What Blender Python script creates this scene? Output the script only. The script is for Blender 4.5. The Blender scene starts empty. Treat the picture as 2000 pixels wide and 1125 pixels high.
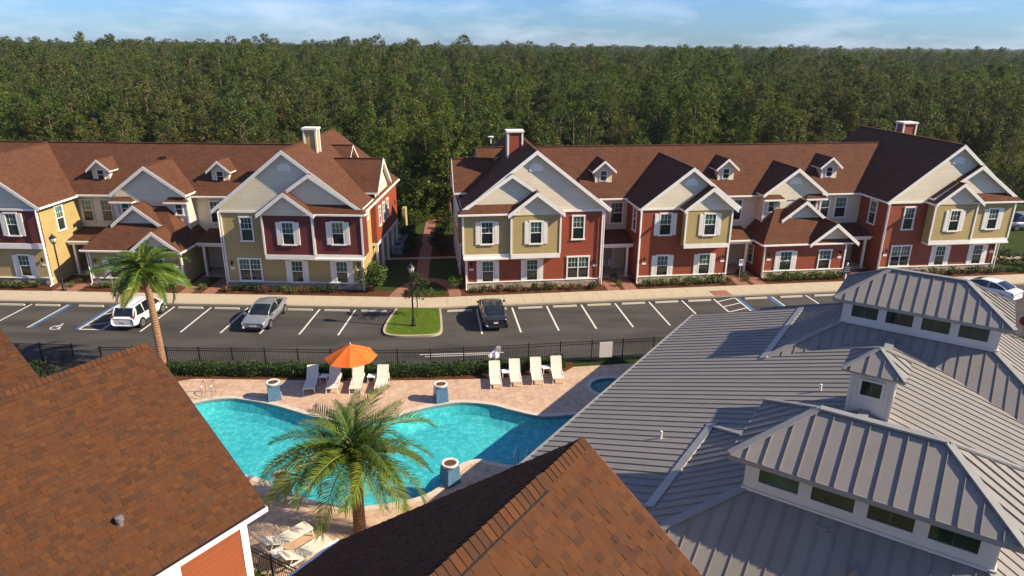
import bpy, bmesh, math, random
from mathutils import Vector, Matrix
from mathutils.geometry import tessellate_polygon
rad = math.radians
SC = bpy.context.scene
COL = SC.collection

# ------------------------------------------------------------------ camera
CAM_H = 19.0
cam_d = bpy.data.cameras.new('camera'); cam = bpy.data.objects.new('camera', cam_d); COL.objects.link(cam)
cam_d.sensor_width = 36.0; cam_d.lens = 24.12; cam_d.clip_start = 0.2; cam_d.clip_end = 20000
cam.matrix_world = Matrix.Translation((0, 0, CAM_H)) @ Matrix.Rotation(rad(90 - 19.5), 4, 'X') @ Matrix.Rotation(rad(0.35), 4, 'Z')
SC.camera = cam

# ------------------------------------------------------------------ sky, sun, exposure
SUN_EL = 34.5
SUN_DIR = Vector((0.983, -0.185, 0)).normalized() * math.cos(rad(SUN_EL)) + Vector((0, 0, math.sin(rad(SUN_EL))))
world = bpy.data.worlds.new('World'); SC.world = world; world.use_nodes = True
wn, wl = world.node_tree.nodes, world.node_tree.links
wn.clear()
w_out = wn.new('ShaderNodeOutputWorld'); w_bg = wn.new('ShaderNodeBackground'); w_sky = wn.new('ShaderNodeTexSky')
w_sky.sky_type = 'NISHITA'; w_sky.sun_disc = False
w_sky.sun_elevation = rad(SUN_EL); w_sky.sun_rotation = math.atan2(SUN_DIR.x, SUN_DIR.y)
w_sky.altitude = 10; w_sky.air_density = 1.0; w_sky.dust_density = 0.4; w_sky.ozone_density = 2.2
w_bg.inputs['Strength'].default_value = 0.066
# thin wispy cloud in the sky, laid out by direction
w_tc = wn.new('ShaderNodeTexCoord'); w_map = wn.new('ShaderNodeMapping'); w_map.inputs['Scale'].default_value = (2.6, 2.6, 11.0)
w_no = wn.new('ShaderNodeTexNoise'); w_no.inputs['Scale'].default_value = 2.3; w_no.inputs['Detail'].default_value = 7; w_no.inputs['Roughness'].default_value = 0.58
w_rmp = wn.new('ShaderNodeValToRGB'); w_rmp.color_ramp.elements[0].position = 0.44; w_rmp.color_ramp.elements[1].position = 0.76
w_rmp.color_ramp.elements[0].color = (0, 0, 0, 1); w_rmp.color_ramp.elements[1].color = (0.5, 0.5, 0.5, 1)
w_mix = wn.new('ShaderNodeMix'); w_mix.data_type = 'RGBA'; w_mix.inputs[7].default_value = (8.6, 9.4, 11.2, 1)
w_tint = wn.new('ShaderNodeMix'); w_tint.data_type = 'RGBA'; w_tint.blend_type = 'MULTIPLY'; w_tint.inputs[0].default_value = 1.0; w_tint.inputs[7].default_value = (0.53, 0.83, 1.42, 1)
wl.new(w_tc.outputs['Generated'], w_map.inputs['Vector']); wl.new(w_map.outputs['Vector'], w_no.inputs['Vector'])
wl.new(w_no.outputs['Fac'], w_rmp.inputs['Fac']); wl.new(w_rmp.outputs['Color'], w_mix.inputs[0])
wl.new(w_sky.outputs['Color'], w_tint.inputs[6]); wl.new(w_tint.outputs[2], w_mix.inputs[6])
wl.new(w_mix.outputs[2], w_bg.inputs['Color']); wl.new(w_bg.outputs['Background'], w_out.inputs['Surface'])
sun_d = bpy.data.lights.new('sun', 'SUN'); sun = bpy.data.objects.new('sun', sun_d); COL.objects.link(sun)
sun_d.energy = 5.0; sun_d.angle = rad(0.55); sun_d.color = (1.0, 0.87, 0.66)
sun.rotation_euler = SUN_DIR.to_track_quat('Z', 'Y').to_euler(); sun.location = (40, -10, 60)
SC.view_settings.view_transform = 'Standard'; SC.view_settings.look = 'None'
SC.view_settings.gamma = 1.0; SC.view_settings.use_curve_mapping = False
SC.view_settings.exposure = 0.78
SC.cycles.max_bounces = 6; SC.cycles.transparent_max_bounces = 12; SC.cycles.diffuse_bounces = 3; SC.cycles.glossy_bounces = 3
SC.cycles.caustics_reflective = False; SC.cycles.caustics_refractive = False
SC.cycles.use_denoising = True

# ------------------------------------------------------------------ mesh builder
class MB:
    def __init__(s): s.v = []; s.f = []; s.m = []
    def add(s, pts, faces, mi=0):
        o = len(s.v); s.v.extend([tuple(p) for p in pts])
        for f in faces: s.f.append([o + i for i in f]); s.m.append(mi)
        return s
    def poly(s, pts, mi=0): return s.add(pts, [list(range(len(pts)))], mi)
    def box(s, x0, x1, y0, y1, z0, z1, mi=0, M=None):
        p = [(x0,y0,z0),(x1,y0,z0),(x1,y1,z0),(x0,y1,z0),(x0,y0,z1),(x1,y0,z1),(x1,y1,z1),(x0,y1,z1)]
        if M is not None: p = [tuple(M @ Vector(q)) for q in p]
        return s.add(p, [(3,2,1,0),(4,5,6,7),(0,1,5,4),(1,2,6,5),(2,3,7,6),(3,0,4,7)], mi)
    def frustum(s, c0, h0, c1, h1, z0, z1, mi=0):
        p = [(c0[0]-h0[0],c0[1]-h0[1],z0),(c0[0]+h0[0],c0[1]-h0[1],z0),(c0[0]+h0[0],c0[1]+h0[1],z0),(c0[0]-h0[0],c0[1]+h0[1],z0),
             (c1[0]-h1[0],c1[1]-h1[1],z1),(c1[0]+h1[0],c1[1]-h1[1],z1),(c1[0]+h1[0],c1[1]+h1[1],z1),(c1[0]-h1[0],c1[1]+h1[1],z1)]
        return s.add(p, [(3,2,1,0),(4,5,6,7),(0,1,5,4),(1,2,6,5),(2,3,7,6),(3,0,4,7)], mi)
    def slab(s, top, d, mi=0, me=None):
        """closed plate: polygon TOP and the same shifted by vector D; ME = material of edges and underside"""
        me = mi if me is None else me
        n = len(top); b = [tuple(Vector(p) + Vector(d)) for p in top]
        s.add(list(top) + b, [list(range(n))], mi)
        o = len(s.v) - 2*n
        s.f.append([o + n + i for i in reversed(range(n))]); s.m.append(me)
        for i in range(n):
            j = (i + 1) % n; s.f.append([o + i, o + n + i, o + n + j, o + j]); s.m.append(me)
        return s
    def bar(s, a, b, w, h, mi=0, up=(0,0,1)):
        a, b = Vector(a), Vector(b); d = (b - a).normalized(); u = Vector(up)
        x = d.cross(u)
        if x.length < 1e-5: x = d.cross(Vector((1,0,0)))
        x.normalize(); y = x.cross(d).normalized()
        p = []
        for c in (a, b):
            for sx, sy in ((-1,-1),(1,-1),(1,1),(-1,1)): p.append(tuple(c + x*sx*w/2 + y*sy*h/2))
        return s.add(p, [(0,1,2,3),(7,6,5,4),(0,4,5,1),(1,5,6,2),(2,6,7,3),(3,7,4,0)], mi)
    def tube(s, path, r, n=8, mi=0, caps=True):
        path = [Vector(p) for p in path]; rs = r if isinstance(r, (list, tuple)) else [r]*len(path)
        rings = []; o = len(s.v); prev = None
        for i, p in enumerate(path):
            d = (path[min(i+1, len(path)-1)] - path[max(i-1, 0)]).normalized()
            ref = Vector((0,0,1)) if abs(d.z) < 0.95 else Vector((1,0,0))
            x = d.cross(ref).normalized() if prev is None else (prev - d*prev.dot(d)).normalized()
            prev = x; y = d.cross(x)
            for k in range(n):
                a = 2*math.pi*k/n; s.v.append(tuple(p + (x*math.cos(a) + y*math.sin(a))*rs[i]))
        for i in range(len(path)-1):
            for k in range(n):
                k2 = (k+1) % n
                s.f.append([o+i*n+k, o+i*n+k2, o+(i+1)*n+k2, o+(i+1)*n+k]); s.m.append(mi)
        if caps:
            s.f.append([o+k for k in reversed(range(n))]); s.m.append(mi)
            e = o + (len(path)-1)*n; s.f.append([e+k for k in range(n)]); s.m.append(mi)
        return s
    def lathe(s, prof, n=16, c=(0,0,0), mi=0):
        o = len(s.v)
        for r, z in prof:
            for k in range(n):
                a = 2*math.pi*k/n; s.v.append((c[0]+r*math.cos(a), c[1]+r*math.sin(a), c[2]+z))
        for i in range(len(prof)-1):
            for k in range(n):
                k2 = (k+1) % n
                s.f.append([o+i*n+k, o+i*n+k2, o+(i+1)*n+k2, o+(i+1)*n+k]); s.m.append(mi)
        s.f.append([o+k for k in reversed(range(n))]); s.m.append(mi)
        e = o + (len(prof)-1)*n; s.f.append([e+k for k in range(n)]); s.m.append(mi)
        return s
    def mesh(s, name, mats, smooth=False):
        me = bpy.data.meshes.new(name); me.from_pydata(s.v, [], s.f)
        for m in (mats if isinstance(mats, (list, tuple)) else [mats]): me.materials.append(MAT[m])
        if max(s.m, default=0): me.polygons.foreach_set('material_index', s.m)
        if smooth: me.polygons.foreach_set('use_smooth', [True]*len(s.f))
        if smooth:
            bm_ = bmesh.new(); bm_.from_mesh(me); bmesh.ops.remove_doubles(bm_, verts=bm_.verts, dist=1e-5); bm_.to_mesh(me); bm_.free()
        me.update(); return me
    def build(s, name, mats, parent=None, smooth=False, loc=None, rot=None, label=None):
        return put(name, s.mesh(name, mats, smooth), parent, loc, rot, label)

def put(name, me, parent=None, loc=None, rot=None, label=None):
    o = bpy.data.objects.new(name, me); COL.objects.link(o); o.parent = parent
    if loc is not None: o.location = loc
    if rot is not None: o.rotation_euler = rot
    if label: o['label'] = label
    return o
def tag(o, label=None, cat=None, group=None, kind=None):
    if label: o['label'] = label
    if cat: o['category'] = cat
    if group: o['group'] = group
    if kind: o['kind'] = kind
    return o
def empty(name, loc=(0,0,0), rz=0.0, label=None, cat=None, group=None):
    o = bpy.data.objects.new(name, None); COL.objects.link(o); o.empty_display_size = 0.3
    o.location = loc; o.rotation_euler = (0, 0, rz)
    return tag(o, label, cat, group)
def copy_tree(o, parent=None):
    c = o.copy(); COL.objects.link(c)
    if parent is not None: c.parent = parent
    for ch in [x for x in KIDS.get(o.name, [])]: copy_tree_child(ch, c)
    return c
KIDS = {}
def copy_tree_child(ch, par):
    c = ch.copy(); COL.objects.link(c); c.parent = par
    for g in KIDS.get(ch.name, []): copy_tree_child(g, c)
def note_kids(o):
    """remember the tree under O so that copying needs no scan of the scene"""
    ks = [x for x in bpy.data.objects if x.parent == o]; KIDS[o.name] = ks
    for k in ks: note_kids(k)
def tess(outer, holes=()):
    loops = [[Vector((p[0], p[1], 0)) for p in l] for l in [outer, *holes]]
    tri = tessellate_polygon(loops); flat = [p for l in [outer, *holes] for p in l]
    return flat, [tuple(t) for t in tri]
def sheet(mb, outer, z, holes=(), mi=0):
    flat, tri = tess(outer, holes)
    out = []
    for a, b, c in tri:
        A, B, C = flat[a], flat[b], flat[c]
        cr = (B[0]-A[0])*(C[1]-A[1]) - (B[1]-A[1])*(C[0]-A[0])
        out.append((a, b, c) if cr > 0 else (a, c, b))
    mb.add([(p[0], p[1], z) for p in flat], out, mi); return mb
def catmull(pts, n=6, closed=True):
    out = []; N = len(pts)
    for i in range(N if closed else N-1):
        g = lambda k: Vector(pts[k % N]) if closed else Vector(pts[max(0, min(N-1, k))])
        p0, p1, p2, p3 = g(i-1), g(i), g(i+1), g(i+2)
        for k in range(n):
            t = k/n
            out.append(0.5*((2*p1) + (p2-p0)*t + (2*p0-5*p1+4*p2-p3)*t*t + (3*p1-p0-3*p2+p3)*t**3))
    if not closed: out.append(Vector(pts[-1]))
    return [tuple(p) for p in out]
def offset_loop(pts, d):
    """offset a closed counter-clockwise loop outwards by d"""
    out = []; N = len(pts)
    for i in range(N):
        a, b = Vector(pts[i-1]), Vector(pts[(i+1) % N]); t = (b - a).normalized()
        out.append((pts[i][0] + t.y*d, pts[i][1] - t.x*d))
    return out

# ------------------------------------------------------------------ materials
MAT = {}
class NT:
    def __init__(s, name):
        m = bpy.data.materials.new(name); m.use_nodes = True; MAT[name] = m; s.m = m
        s.n, s.l = m.node_tree.nodes, m.node_tree.links
        s.b = s.n['Principled BSDF']; s.out = s.n['Material Output']
    def node(s, t, **kw):
        n = s.n.new(t)
        for k, v in kw.items():
            if k in n.inputs: n.inputs[k].default_value = v
            else: setattr(n, k, v)
        return n
    def link(s, a, b): s.l.new(a, b)
    def coords(s, kind='Object'): return s.node('ShaderNodeTexCoord').outputs[kind]
    def mapping(s, v, scale=(1,1,1), rot=(0,0,0)):
        n = s.node('ShaderNodeMapping'); n.inputs['Scale'].default_value = scale; n.inputs['Rotation'].default_value = rot
        s.link(v, n.inputs['Vector']); return n.outputs['Vector']
    def noise(s, v, scale=5, detail=4, rough=0.55):
        n = s.node('ShaderNodeTexNoise'); n.inputs['Scale'].default_value = scale; n.inputs['Detail'].default_value = detail; n.inputs['Roughness'].default_value = rough
        if v is not None: s.link(v, n.inputs['Vector'])
        return n.outputs['Fac']
    def ramp(s, fac, stops):
        n = s.node('ShaderNodeValToRGB'); r = n.color_ramp
        while len(r.elements) < len(stops): r.elements.new(0.5)
        for e, (p, c) in zip(r.elements, stops): e.position = p; e.color = (c[0], c[1], c[2], 1) if not isinstance(c, float) else (c, c, c, 1)
        s.link(fac, n.inputs['Fac']); return n.outputs['Color']
    def mix(s, fac, a, b, mode='MIX'):
        n = s.node('ShaderNodeMix'); n.data_type = 'RGBA'; n.blend_type = mode
        for sock, x in ((0, fac), (6, a), (7, b)):
            if isinstance(x, (int, float)): n.inputs[sock].default_value = x
            elif isinstance(x, (tuple, list)): n.inputs[sock].default_value = (x[0], x[1], x[2], 1)
            else: s.link(x, n.inputs[sock])
        return n.outputs[2]
    def math(s, op, a, b=0.0):
        n = s.node('ShaderNodeMath'); n.operation = op
        for i, x in enumerate((a, b)):
            if isinstance(x, (int, float)): n.inputs[i].default_value = x
            else: s.link(x, n.inputs[i])
        return n.outputs[0]
    def sep(s, v):
        n = s.node('ShaderNodeSeparateXYZ'); s.link(v, n.inputs[0]); return n.outputs
    def comb(s, x, y, z):
        n = s.node('ShaderNodeCombineXYZ')
        for i, q in enumerate((x, y, z)):
            if isinstance(q, (int, float)): n.inputs[i].default_value = q
            else: s.link(q, n.inputs[i])
        return n.outputs[0]
    def color(s, c):
        if isinstance(c, (tuple, list)): s.b.inputs['Base Color'].default_value = (c[0], c[1], c[2], 1)
        else: s.link(c, s.b.inputs['Base Color'])
    def rough(s, r, spec=None, metal=None):
        if isinstance(r, (int, float)): s.b.inputs['Roughness'].default_value = r
        else: s.link(r, s.b.inputs['Roughness'])
        if spec is not None: s.b.inputs['Specular IOR Level'].default_value = spec
        if metal is not None: s.b.inputs['Metallic'].default_value = metal
    def bump(s, h, strength=0.4, dist=0.02):
        n = s.node('ShaderNodeBump'); n.inputs['Strength'].default_value = strength; n.inputs['Distance'].default_value = dist
        s.link(h, n.inputs['Height']); s.link(n.outputs[0], s.b.inputs['Normal'])
    def brick(s, v, w, h, c1, c2, mortar, msize=0.01, off=0.5, bias=0.0, msmooth=0.1):
        n = s.node('ShaderNodeTexBrick'); n.offset = off
        n.inputs['Scale'].default_value = 1.0; n.inputs['Brick Width'].default_value = w; n.inputs['Row Height'].default_value = h
        n.inputs['Mortar Size'].default_value = msize; n.inputs['Mortar Smooth'].default_value = msmooth; n.inputs['Bias'].default_value = bias
        for k, c in (('Color1', c1), ('Color2', c2), ('Mortar', mortar)): n.inputs[k].default_value = (c[0], c[1], c[2], 1)
        s.link(v, n.inputs['Vector']); return n.outputs['Color'], n.outputs['Fac']
def sc(c, k): return tuple(x*k for x in c)

def plain(name, c, rough=0.6, var=0.12, scale=3.0, spec=0.3, metal=0.0, bump=0.0, detail=4, fine=0.0):
    t = NT(name); v = t.coords(); n = t.noise(v, scale, detail)
    col = t.ramp(n, [(0.3, sc(c, 1-var)), (0.7, sc(c, 1+var))])
    if fine: col = t.mix(fine, col, t.ramp(t.noise(v, scale*18, 2), [(0.3, sc(c, 0.6)), (0.7, sc(c, 1.4))]))
    t.color(col); t.rough(rough, spec, metal)
    if bump: t.bump(t.noise(v, scale*9, 3), bump, 0.01)
    return t
def siding(name, c):
    t = NT(name); v = t.coords(); x, y, z = t.sep(v)
    zz = t.math('DIVIDE', z, 0.18); fr = t.math('FRACT', zz); row = t.math('FLOOR', zz)
    nn = t.node('ShaderNodeTexWhiteNoise'); nn.noise_dimensions = '1D'; t.link(row, nn.inputs['W'])
    col = t.ramp(t.noise(v, 0.9, 3), [(0.3, sc(c, 0.93)), (0.7, sc(c, 1.06))])
    col = t.mix(0.16, col, t.ramp(nn.outputs['Value'], [(0.0, sc(c, 0.75)), (1.0, sc(c, 1.2))]))
    t.color(col); t.rough(0.55, 0.3)
    t.bump(t.math('SUBTRACT', 1.0, fr), 0.8, 0.02)
siding('siding_tan', (0.41, 0.305, 0.125))
siding('siding_red', (0.270, 0.062, 0.028))
siding('siding_cream', (0.70, 0.615, 0.45))
siding('siding_maroon', (0.135, 0.030, 0.027))
siding('siding_orange', (0.265, 0.075, 0.031))
plain('white_trim', (0.84, 0.79, 0.70), 0.5, 0.04, 2.0)
plain('white_paint', (0.80, 0.78, 0.74), 0.45, 0.04, 2.0)
plain('gutter_white', (0.82, 0.78, 0.70), 0.35, 0.05, 2.0)
plain('shutter_white', (0.80, 0.75, 0.66), 0.5, 0.05, 3.0)
def shingle_far(name='shingle_far'):
    t = NT(name); v = t.coords(); x, y, z = t.sep(v)
    uv = t.comb(t.math('ADD', x, y), t.math('MULTIPLY', z, 1.55), 0.0)
    c, f = t.brick(uv, 0.34, 0.15, (0.1306, 0.0512, 0.0253), (0.0730, 0.0312, 0.0184), (0.0456, 0.0211, 0.0127), 0.008, 0.37)
    col = t.mix(0.40, c, t.ramp(t.noise(v, 0.8, 5), [(0.3, (0.0850, 0.0349, 0.0184)), (0.7, (0.1306, 0.0549, 0.0288))]))
    t.color(col); t.rough(0.9, 0.15); t.bump(f, -0.4, 0.012)
shingle_far()
def shingle_near(name):
    t = NT(name); v = t.coords()
    oi = t.node('ShaderNodeObjectInfo').outputs['Random']; g = t.node('ShaderNodeNewGeometry').outputs['Random Per Island']
    r = t.math('FRACT', t.math('ADD', oi, g))
    col = t.ramp(r, [(0.0, (0.0350, 0.0230, 0.0163)), (0.12, (0.0525, 0.0290, 0.0179)), (0.24, (0.0826, 0.0328, 0.0146)), (0.42, (0.1015, 0.0382, 0.0139)),
                     (0.56, (0.0644, 0.0367, 0.0228)), (0.70, (0.0897, 0.0367, 0.0163)), (0.86, (0.1155, 0.0489, 0.0179)), (1.0, (0.0594, 0.0344, 0.0228))])
    ps = t.node('ShaderNodeNewGeometry').outputs['Position']
    big = t.ramp(t.noise(ps, 0.9, 4, 0.6), [(0.3, (0.0734, 0.0294, 0.0160)), (0.7, (0.1050, 0.0363, 0.0154))]); col = t.mix(0.2, col, big)
    col = t.mix(0.32, col, t.ramp(t.noise(ps, 130, 2), [(0.3, (0.0406, 0.0151, 0.0071)), (0.72, (0.1505, 0.0595, 0.0265))]))
    t.color(col); t.rough(0.92, 0.12); t.bump(t.noise(ps, 160, 2), 0.6, 0.006)
shingle_near('shingle')
plain('shingle_under', (0.055, 0.028, 0.018), 0.95, 0.2, 4)
def stone():
    t = NT('stone_veneer'); v = t.coords(); x, y, z = t.sep(v)
    p = t.comb(t.math('ADD', x, y), t.math('MULTIPLY', z, 1.7), 0.0)
    vo = t.node('ShaderNodeTexVoronoi'); vo.inputs['Scale'].default_value = 3.2; t.link(p, vo.inputs['Vector'])
    ve = t.node('ShaderNodeTexVoronoi'); ve.feature = 'DISTANCE_TO_EDGE'; ve.inputs['Scale'].default_value = 3.2; t.link(p, ve.inputs['Vector'])
    r = t.sep(vo.outputs['Color'])[0]
    col = t.ramp(r, [(0.0, (0.26, 0.20, 0.14)), (0.4, (0.46, 0.37, 0.26)), (0.7, (0.58, 0.49, 0.36)), (1.0, (0.36, 0.28, 0.20))])
    e = t.ramp(ve.outputs['Distance'], [(0.0, 0.0), (0.06, 1.0)])
    t.color(t.mix(e, (0.30, 0.26, 0.20), col)); t.rough(0.85, 0.2); t.bump(e, 0.8, 0.03)
stone()
def glass(name, c, rough=0.06, spec=0.6):
    t = NT(name); v = t.coords(); oi = t.node('ShaderNodeObjectInfo').outputs['Random']
    t.color(t.mix(1.0, t.ramp(t.noise(v, 1.3, 3), [(0.3, sc(c, 0.6)), (0.7, sc(c, 1.35))]), t.ramp(oi, [(0.0, 0.6), (0.7, 1.1), (0.85, 1.3), (1.0, 2.4)]), 'MULTIPLY')); t.rough(rough, spec)
    t.bump(t.noise(v, 2.2, 1), 0.04, 0.05)
glass('glass_dark', (0.020, 0.028, 0.026)); glass('glass_green', (0.045, 0.105, 0.078), 0.12); glass('car_glass', (0.010, 0.012, 0.014), 0.04, 0.7)
glass('glass_club', (0.012, 0.032, 0.022), 0.03, 0.35)
def asphalt():
    t = NT('asphalt'); v = t.coords()
    big = t.ramp(t.noise(t.mapping(v, (0.05, 0.16, 1)), 3.0, 4), [(0.36, (0.036, 0.032, 0.028)), (0.62, (0.086, 0.075, 0.061))])
    sm = t.ramp(t.noise(v, 60, 3), [(0.3, (0.03, 0.027, 0.025)), (0.7, (0.085, 0.078, 0.07))])
    st = t.ramp(t.noise(v, 0.55, 5, 0.7), [(0.60, 0.0), (0.72, 1.0)])
    c = t.mix(0.35, big, sm); c = t.mix(t.math('MULTIPLY', st, 0.35), c, (0.028, 0.026, 0.026))
    t.color(c); t.rough(0.88, 0.25); t.bump(t.noise(v, 90, 3), 0.3, 0.006)
asphalt()
def concrete(name, c, joint=None):
    t = NT(name); v = t.coords()
    col = t.ramp(t.noise(v, 0.7, 6, 0.62), [(0.28, sc(c, 0.84)), (0.72, sc(c, 1.1))])
    col = t.mix(0.2, col, t.ramp(t.noise(v, 45, 2), [(0.3, sc(c, 0.7)), (0.7, sc(c, 1.3))]))
    t.color(col); t.rough(0.85, 0.2); t.bump(t.noise(v, 50, 3), 0.15, 0.004)
concrete('concrete', (0.47, 0.385, 0.27)); concrete('concrete_kerb', (0.42, 0.35, 0.25)); concrete('wheelstop_mat', (0.56, 0.49, 0.38))
plain('road_white', (0.62, 0.57, 0.49), 0.75, 0.16, 6, fine=0.25); plain('road_blue', (0.045, 0.13, 0.27), 0.75, 0.25, 5, fine=0.25)
def pavers():
    t = NT('paver'); v = t.coords(); r = t.mapping(v, (1, 1, 1), (0, 0, rad(38)))
    c, f = t.brick(r, 0.30, 0.20, (0.56, 0.37, 0.245), (0.40, 0.255, 0.175), (0.33, 0.22, 0.15), 0.012, 0.5)
    c = t.mix(0.55, c, t.ramp(t.noise(v, 1.1, 6, 0.65), [(0.25, (0.34, 0.22, 0.155)), (0.5, (0.50, 0.335, 0.225)), (0.78, (0.64, 0.46, 0.32))]))
    vo = t.node('ShaderNodeTexVoronoi'); vo.inputs['Scale'].default_value = 4.5; t.link(r, vo.inputs['Vector'])
    c = t.mix(0.25, c, t.ramp(t.sep(vo.outputs['Color'])[0], [(0.0, (0.33, 0.19, 0.12)), (0.5, (0.52, 0.36, 0.24)), (1.0, (0.70, 0.53, 0.38))]))
    t.color(c); t.rough(0.8, 0.25); t.bump(f, -0.3, 0.006)
    t = NT('brick_walk'); v = t.coords()
    c, f = t.brick(t.mapping(v, (1, 1, 1), (0, 0, rad(45))), 0.2, 0.1, (0.33, 0.135, 0.085), (0.24, 0.105, 0.075), (0.16, 0.09, 0.06), 0.006, 0.5)
    c = t.mix(0.4, c, t.ramp(t.noise(v, 2, 5), [(0.3, (0.22, 0.10, 0.07)), (0.7, (0.37, 0.18, 0.12))]))
    t.color(c); t.rough(0.85, 0.2); t.bump(f, -0.3, 0.005)
pavers()
def ground_mats():
    t = NT('lawn'); v = t.coords()
    a = t.ramp(t.noise(v, 1.4, 6, 0.65), [(0.25, (0.055, 0.095, 0.008)), (0.55, (0.105, 0.165, 0.012)), (0.8, (0.165, 0.20, 0.020))])
    a = t.mix(0.35, a, t.ramp(t.noise(v, 40, 3), [(0.3, (0.035, 0.075, 0.006)), (0.7, (0.17, 0.24, 0.025))]))
    t.color(a); t.rough(0.9, 0.1); t.bump(t.noise(v, 60, 3), 0.6, 0.03)
    t = NT('mulch'); v = t.coords()
    t.color(t.ramp(t.noise(v, 14, 5, 0.7), [(0.3, (0.045, 0.016, 0.008)), (0.55, (0.12, 0.045, 0.020)), (0.8, (0.19, 0.085, 0.04))])); t.rough(0.95, 0.1); t.bump(t.noise(v, 25, 4), 0.8, 0.04)
    t = NT('forest_floor'); v = t.coords()
    t.color(t.ramp(t.noise(v, 0.25, 6, 0.65), [(0.3, (0.018, 0.026, 0.008)), (0.6, (0.035, 0.048, 0.014)), (0.8, (0.06, 0.06, 0.02))])); t.rough(1.0, 0.05)
    t = NT('shade_toned_grass'); v = t.coords()  # grass between the rows, its shade put into a darker colour
    t.color(t.ramp(t.noise(v, 3.0, 6, 0.7), [(0.3, (0.020, 0.032, 0.010)), (0.6, (0.040, 0.058, 0.014)), (0.8, (0.06, 0.05, 0.02))])); t.rough(0.95, 0.1); t.bump(t.noise(v, 14, 4), 0.8, 0.06)
    t = NT('rough_grass'); v = t.coords()
    a = t.ramp(t.noise(v, 0.5, 6, 0.65), [(0.25, (0.0202, 0.0328, 0.0060)), (0.55, (0.0378, 0.0529, 0.0091)), (0.8, (0.0756, 0.0706, 0.0202))])
    t.color(a); t.rough(0.95, 0.1); t.bump(t.noise(v, 12, 4), 0.6, 0.06)
ground_mats()
def leaf_mat(name, stops, trans=0.25, rough=0.55, drift=None):
    t = NT(name); v = t.coords()
    oi = t.node('ShaderNodeObjectInfo').outputs['Random']; g = t.node('ShaderNodeNewGeometry').outputs['Random Per Island']
    base = t.ramp(oi, [(i/(len(stops)-1), c) for i, c in enumerate(stops)])
    if drift:
        ps = t.node('ShaderNodeNewGeometry').outputs['Position']
        base = t.mix(0.62, base, t.ramp(t.noise(ps, 0.03, 6, 0.72), [(0.28 + 0.44*i/(len(drift)-1), c) for i, c in enumerate(drift)]))
    leaf = t.ramp(g, [(0.0, 0.62), (1.0, 1.38)])
    col = t.mix(1.0, base, leaf, 'MULTIPLY')
    t.color(col); t.rough(rough, 0.2)
    if trans:
        tr = t.node('ShaderNodeBsdfTranslucent'); t.link(col, tr.inputs['Color'])
        mx = t.node('ShaderNodeMixShader'); mx.inputs[0].default_value = trans
        t.link(t.b.outputs[0], mx.inputs[1]); t.link(tr.outputs[0], mx.inputs[2]); t.link(mx.outputs[0], t.out.inputs['Surface'])
DRIFT = [(0.0349, 0.0636, 0.0234), (0.0825, 0.1251, 0.0216), (0.1455, 0.1749, 0.0216), (0.0601, 0.0933, 0.0216), (0.1600, 0.1272, 0.0405), (0.0504, 0.0848, 0.0252), (0.1164, 0.1484, 0.0216)]
leaf_mat('leaf_forest', [(0.0997, 0.1429, 0.0205), (0.1349, 0.1905, 0.0226), (0.0822, 0.1197, 0.0266), (0.1760, 0.1837, 0.0266), (0.0939, 0.1524, 0.0287), (0.1408, 0.1632, 0.0308), (0.1115, 0.1700, 0.0185), (0.1525, 0.1429, 0.0359)], 0.4, drift=DRIFT)
leaf_mat('leaf_pine', [(0.0822, 0.1306, 0.0247), (0.1079, 0.1605, 0.0247), (0.0658, 0.1089, 0.0287), (0.1268, 0.1632, 0.0287), (0.0915, 0.1415, 0.0226)], 0.4, drift=DRIFT)
leaf_mat('leaf_shrub', [(0.065, 0.105, 0.016), (0.105, 0.140, 0.024), (0.050, 0.085, 0.016), (0.135, 0.150, 0.040)])
leaf_mat('leaf_hedge', [(0.040, 0.072, 0.016), (0.050, 0.080, 0.016)])
leaf_mat('leaf_bush', [(0.075, 0.130, 0.022), (0.110, 0.150, 0.028)])
leaf_mat('leaf_dry', [(0.15, 0.085, 0.04), (0.12, 0.06, 0.035)])
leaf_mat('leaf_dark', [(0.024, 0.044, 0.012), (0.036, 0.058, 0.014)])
leaf_mat('leaf_palm', [(0.110, 0.185, 0.018), (0.080, 0.150, 0.018), (0.050, 0.115, 0.024), (0.175, 0.210, 0.022), (0.065, 0.135, 0.020)], 0.32, 0.36)
leaf_mat('palm_stalk', [(0.23, 0.20, 0.05), (0.18, 0.17, 0.04)], 0.0, 0.5)
plain('bark', (0.13, 0.09, 0.06), 0.95, 0.35, 6, bump=0.5); plain('bark_pale', (0.15, 0.125, 0.09), 0.95, 0.3, 4, bump=0.4)
plain('palm_bark', (0.27, 0.155, 0.085), 0.95, 0.35, 9, bump=0.8, fine=0.2); plain('palm_bark_dark', (0.14, 0.075, 0.045), 0.95, 0.4, 9, bump=0.8, fine=0.2)
plain('black_metal', (0.012, 0.012, 0.013), 0.4, 0.2, 5, spec=0.5); plain('black_trim', (0.02, 0.02, 0.021), 0.6, 0.2, 5)
plain('chrome', (0.62, 0.60, 0.57), 0.22, 0.05, 5, metal=1.0); plain('grey_box', (0.30, 0.30, 0.31), 0.6, 0.15, 5)
plain('rubber', (0.014, 0.014, 0.015), 0.85, 0.2, 8); plain('rim_metal', (0.42, 0.42, 0.43), 0.3, 0.1, 8, metal=0.8)
plain('sling', (0.66, 0.60, 0.49), 0.7, 0.06, 8); plain('lounger_frame', (0.72, 0.68, 0.60), 0.4, 0.04, 5)
plain('umbrella_cloth', (0.72, 0.135, 0.018), 0.8, 0.06, 3); plain('pole_pale', (0.55, 0.50, 0.42), 0.5, 0.1, 5)
plain('bowl_cast', (0.60, 0.56, 0.49), 0.7, 0.10, 5, bump=0.2); plain('bowl_fill', (0.10, 0.045, 0.022), 0.9, 0.4, 9)
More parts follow.
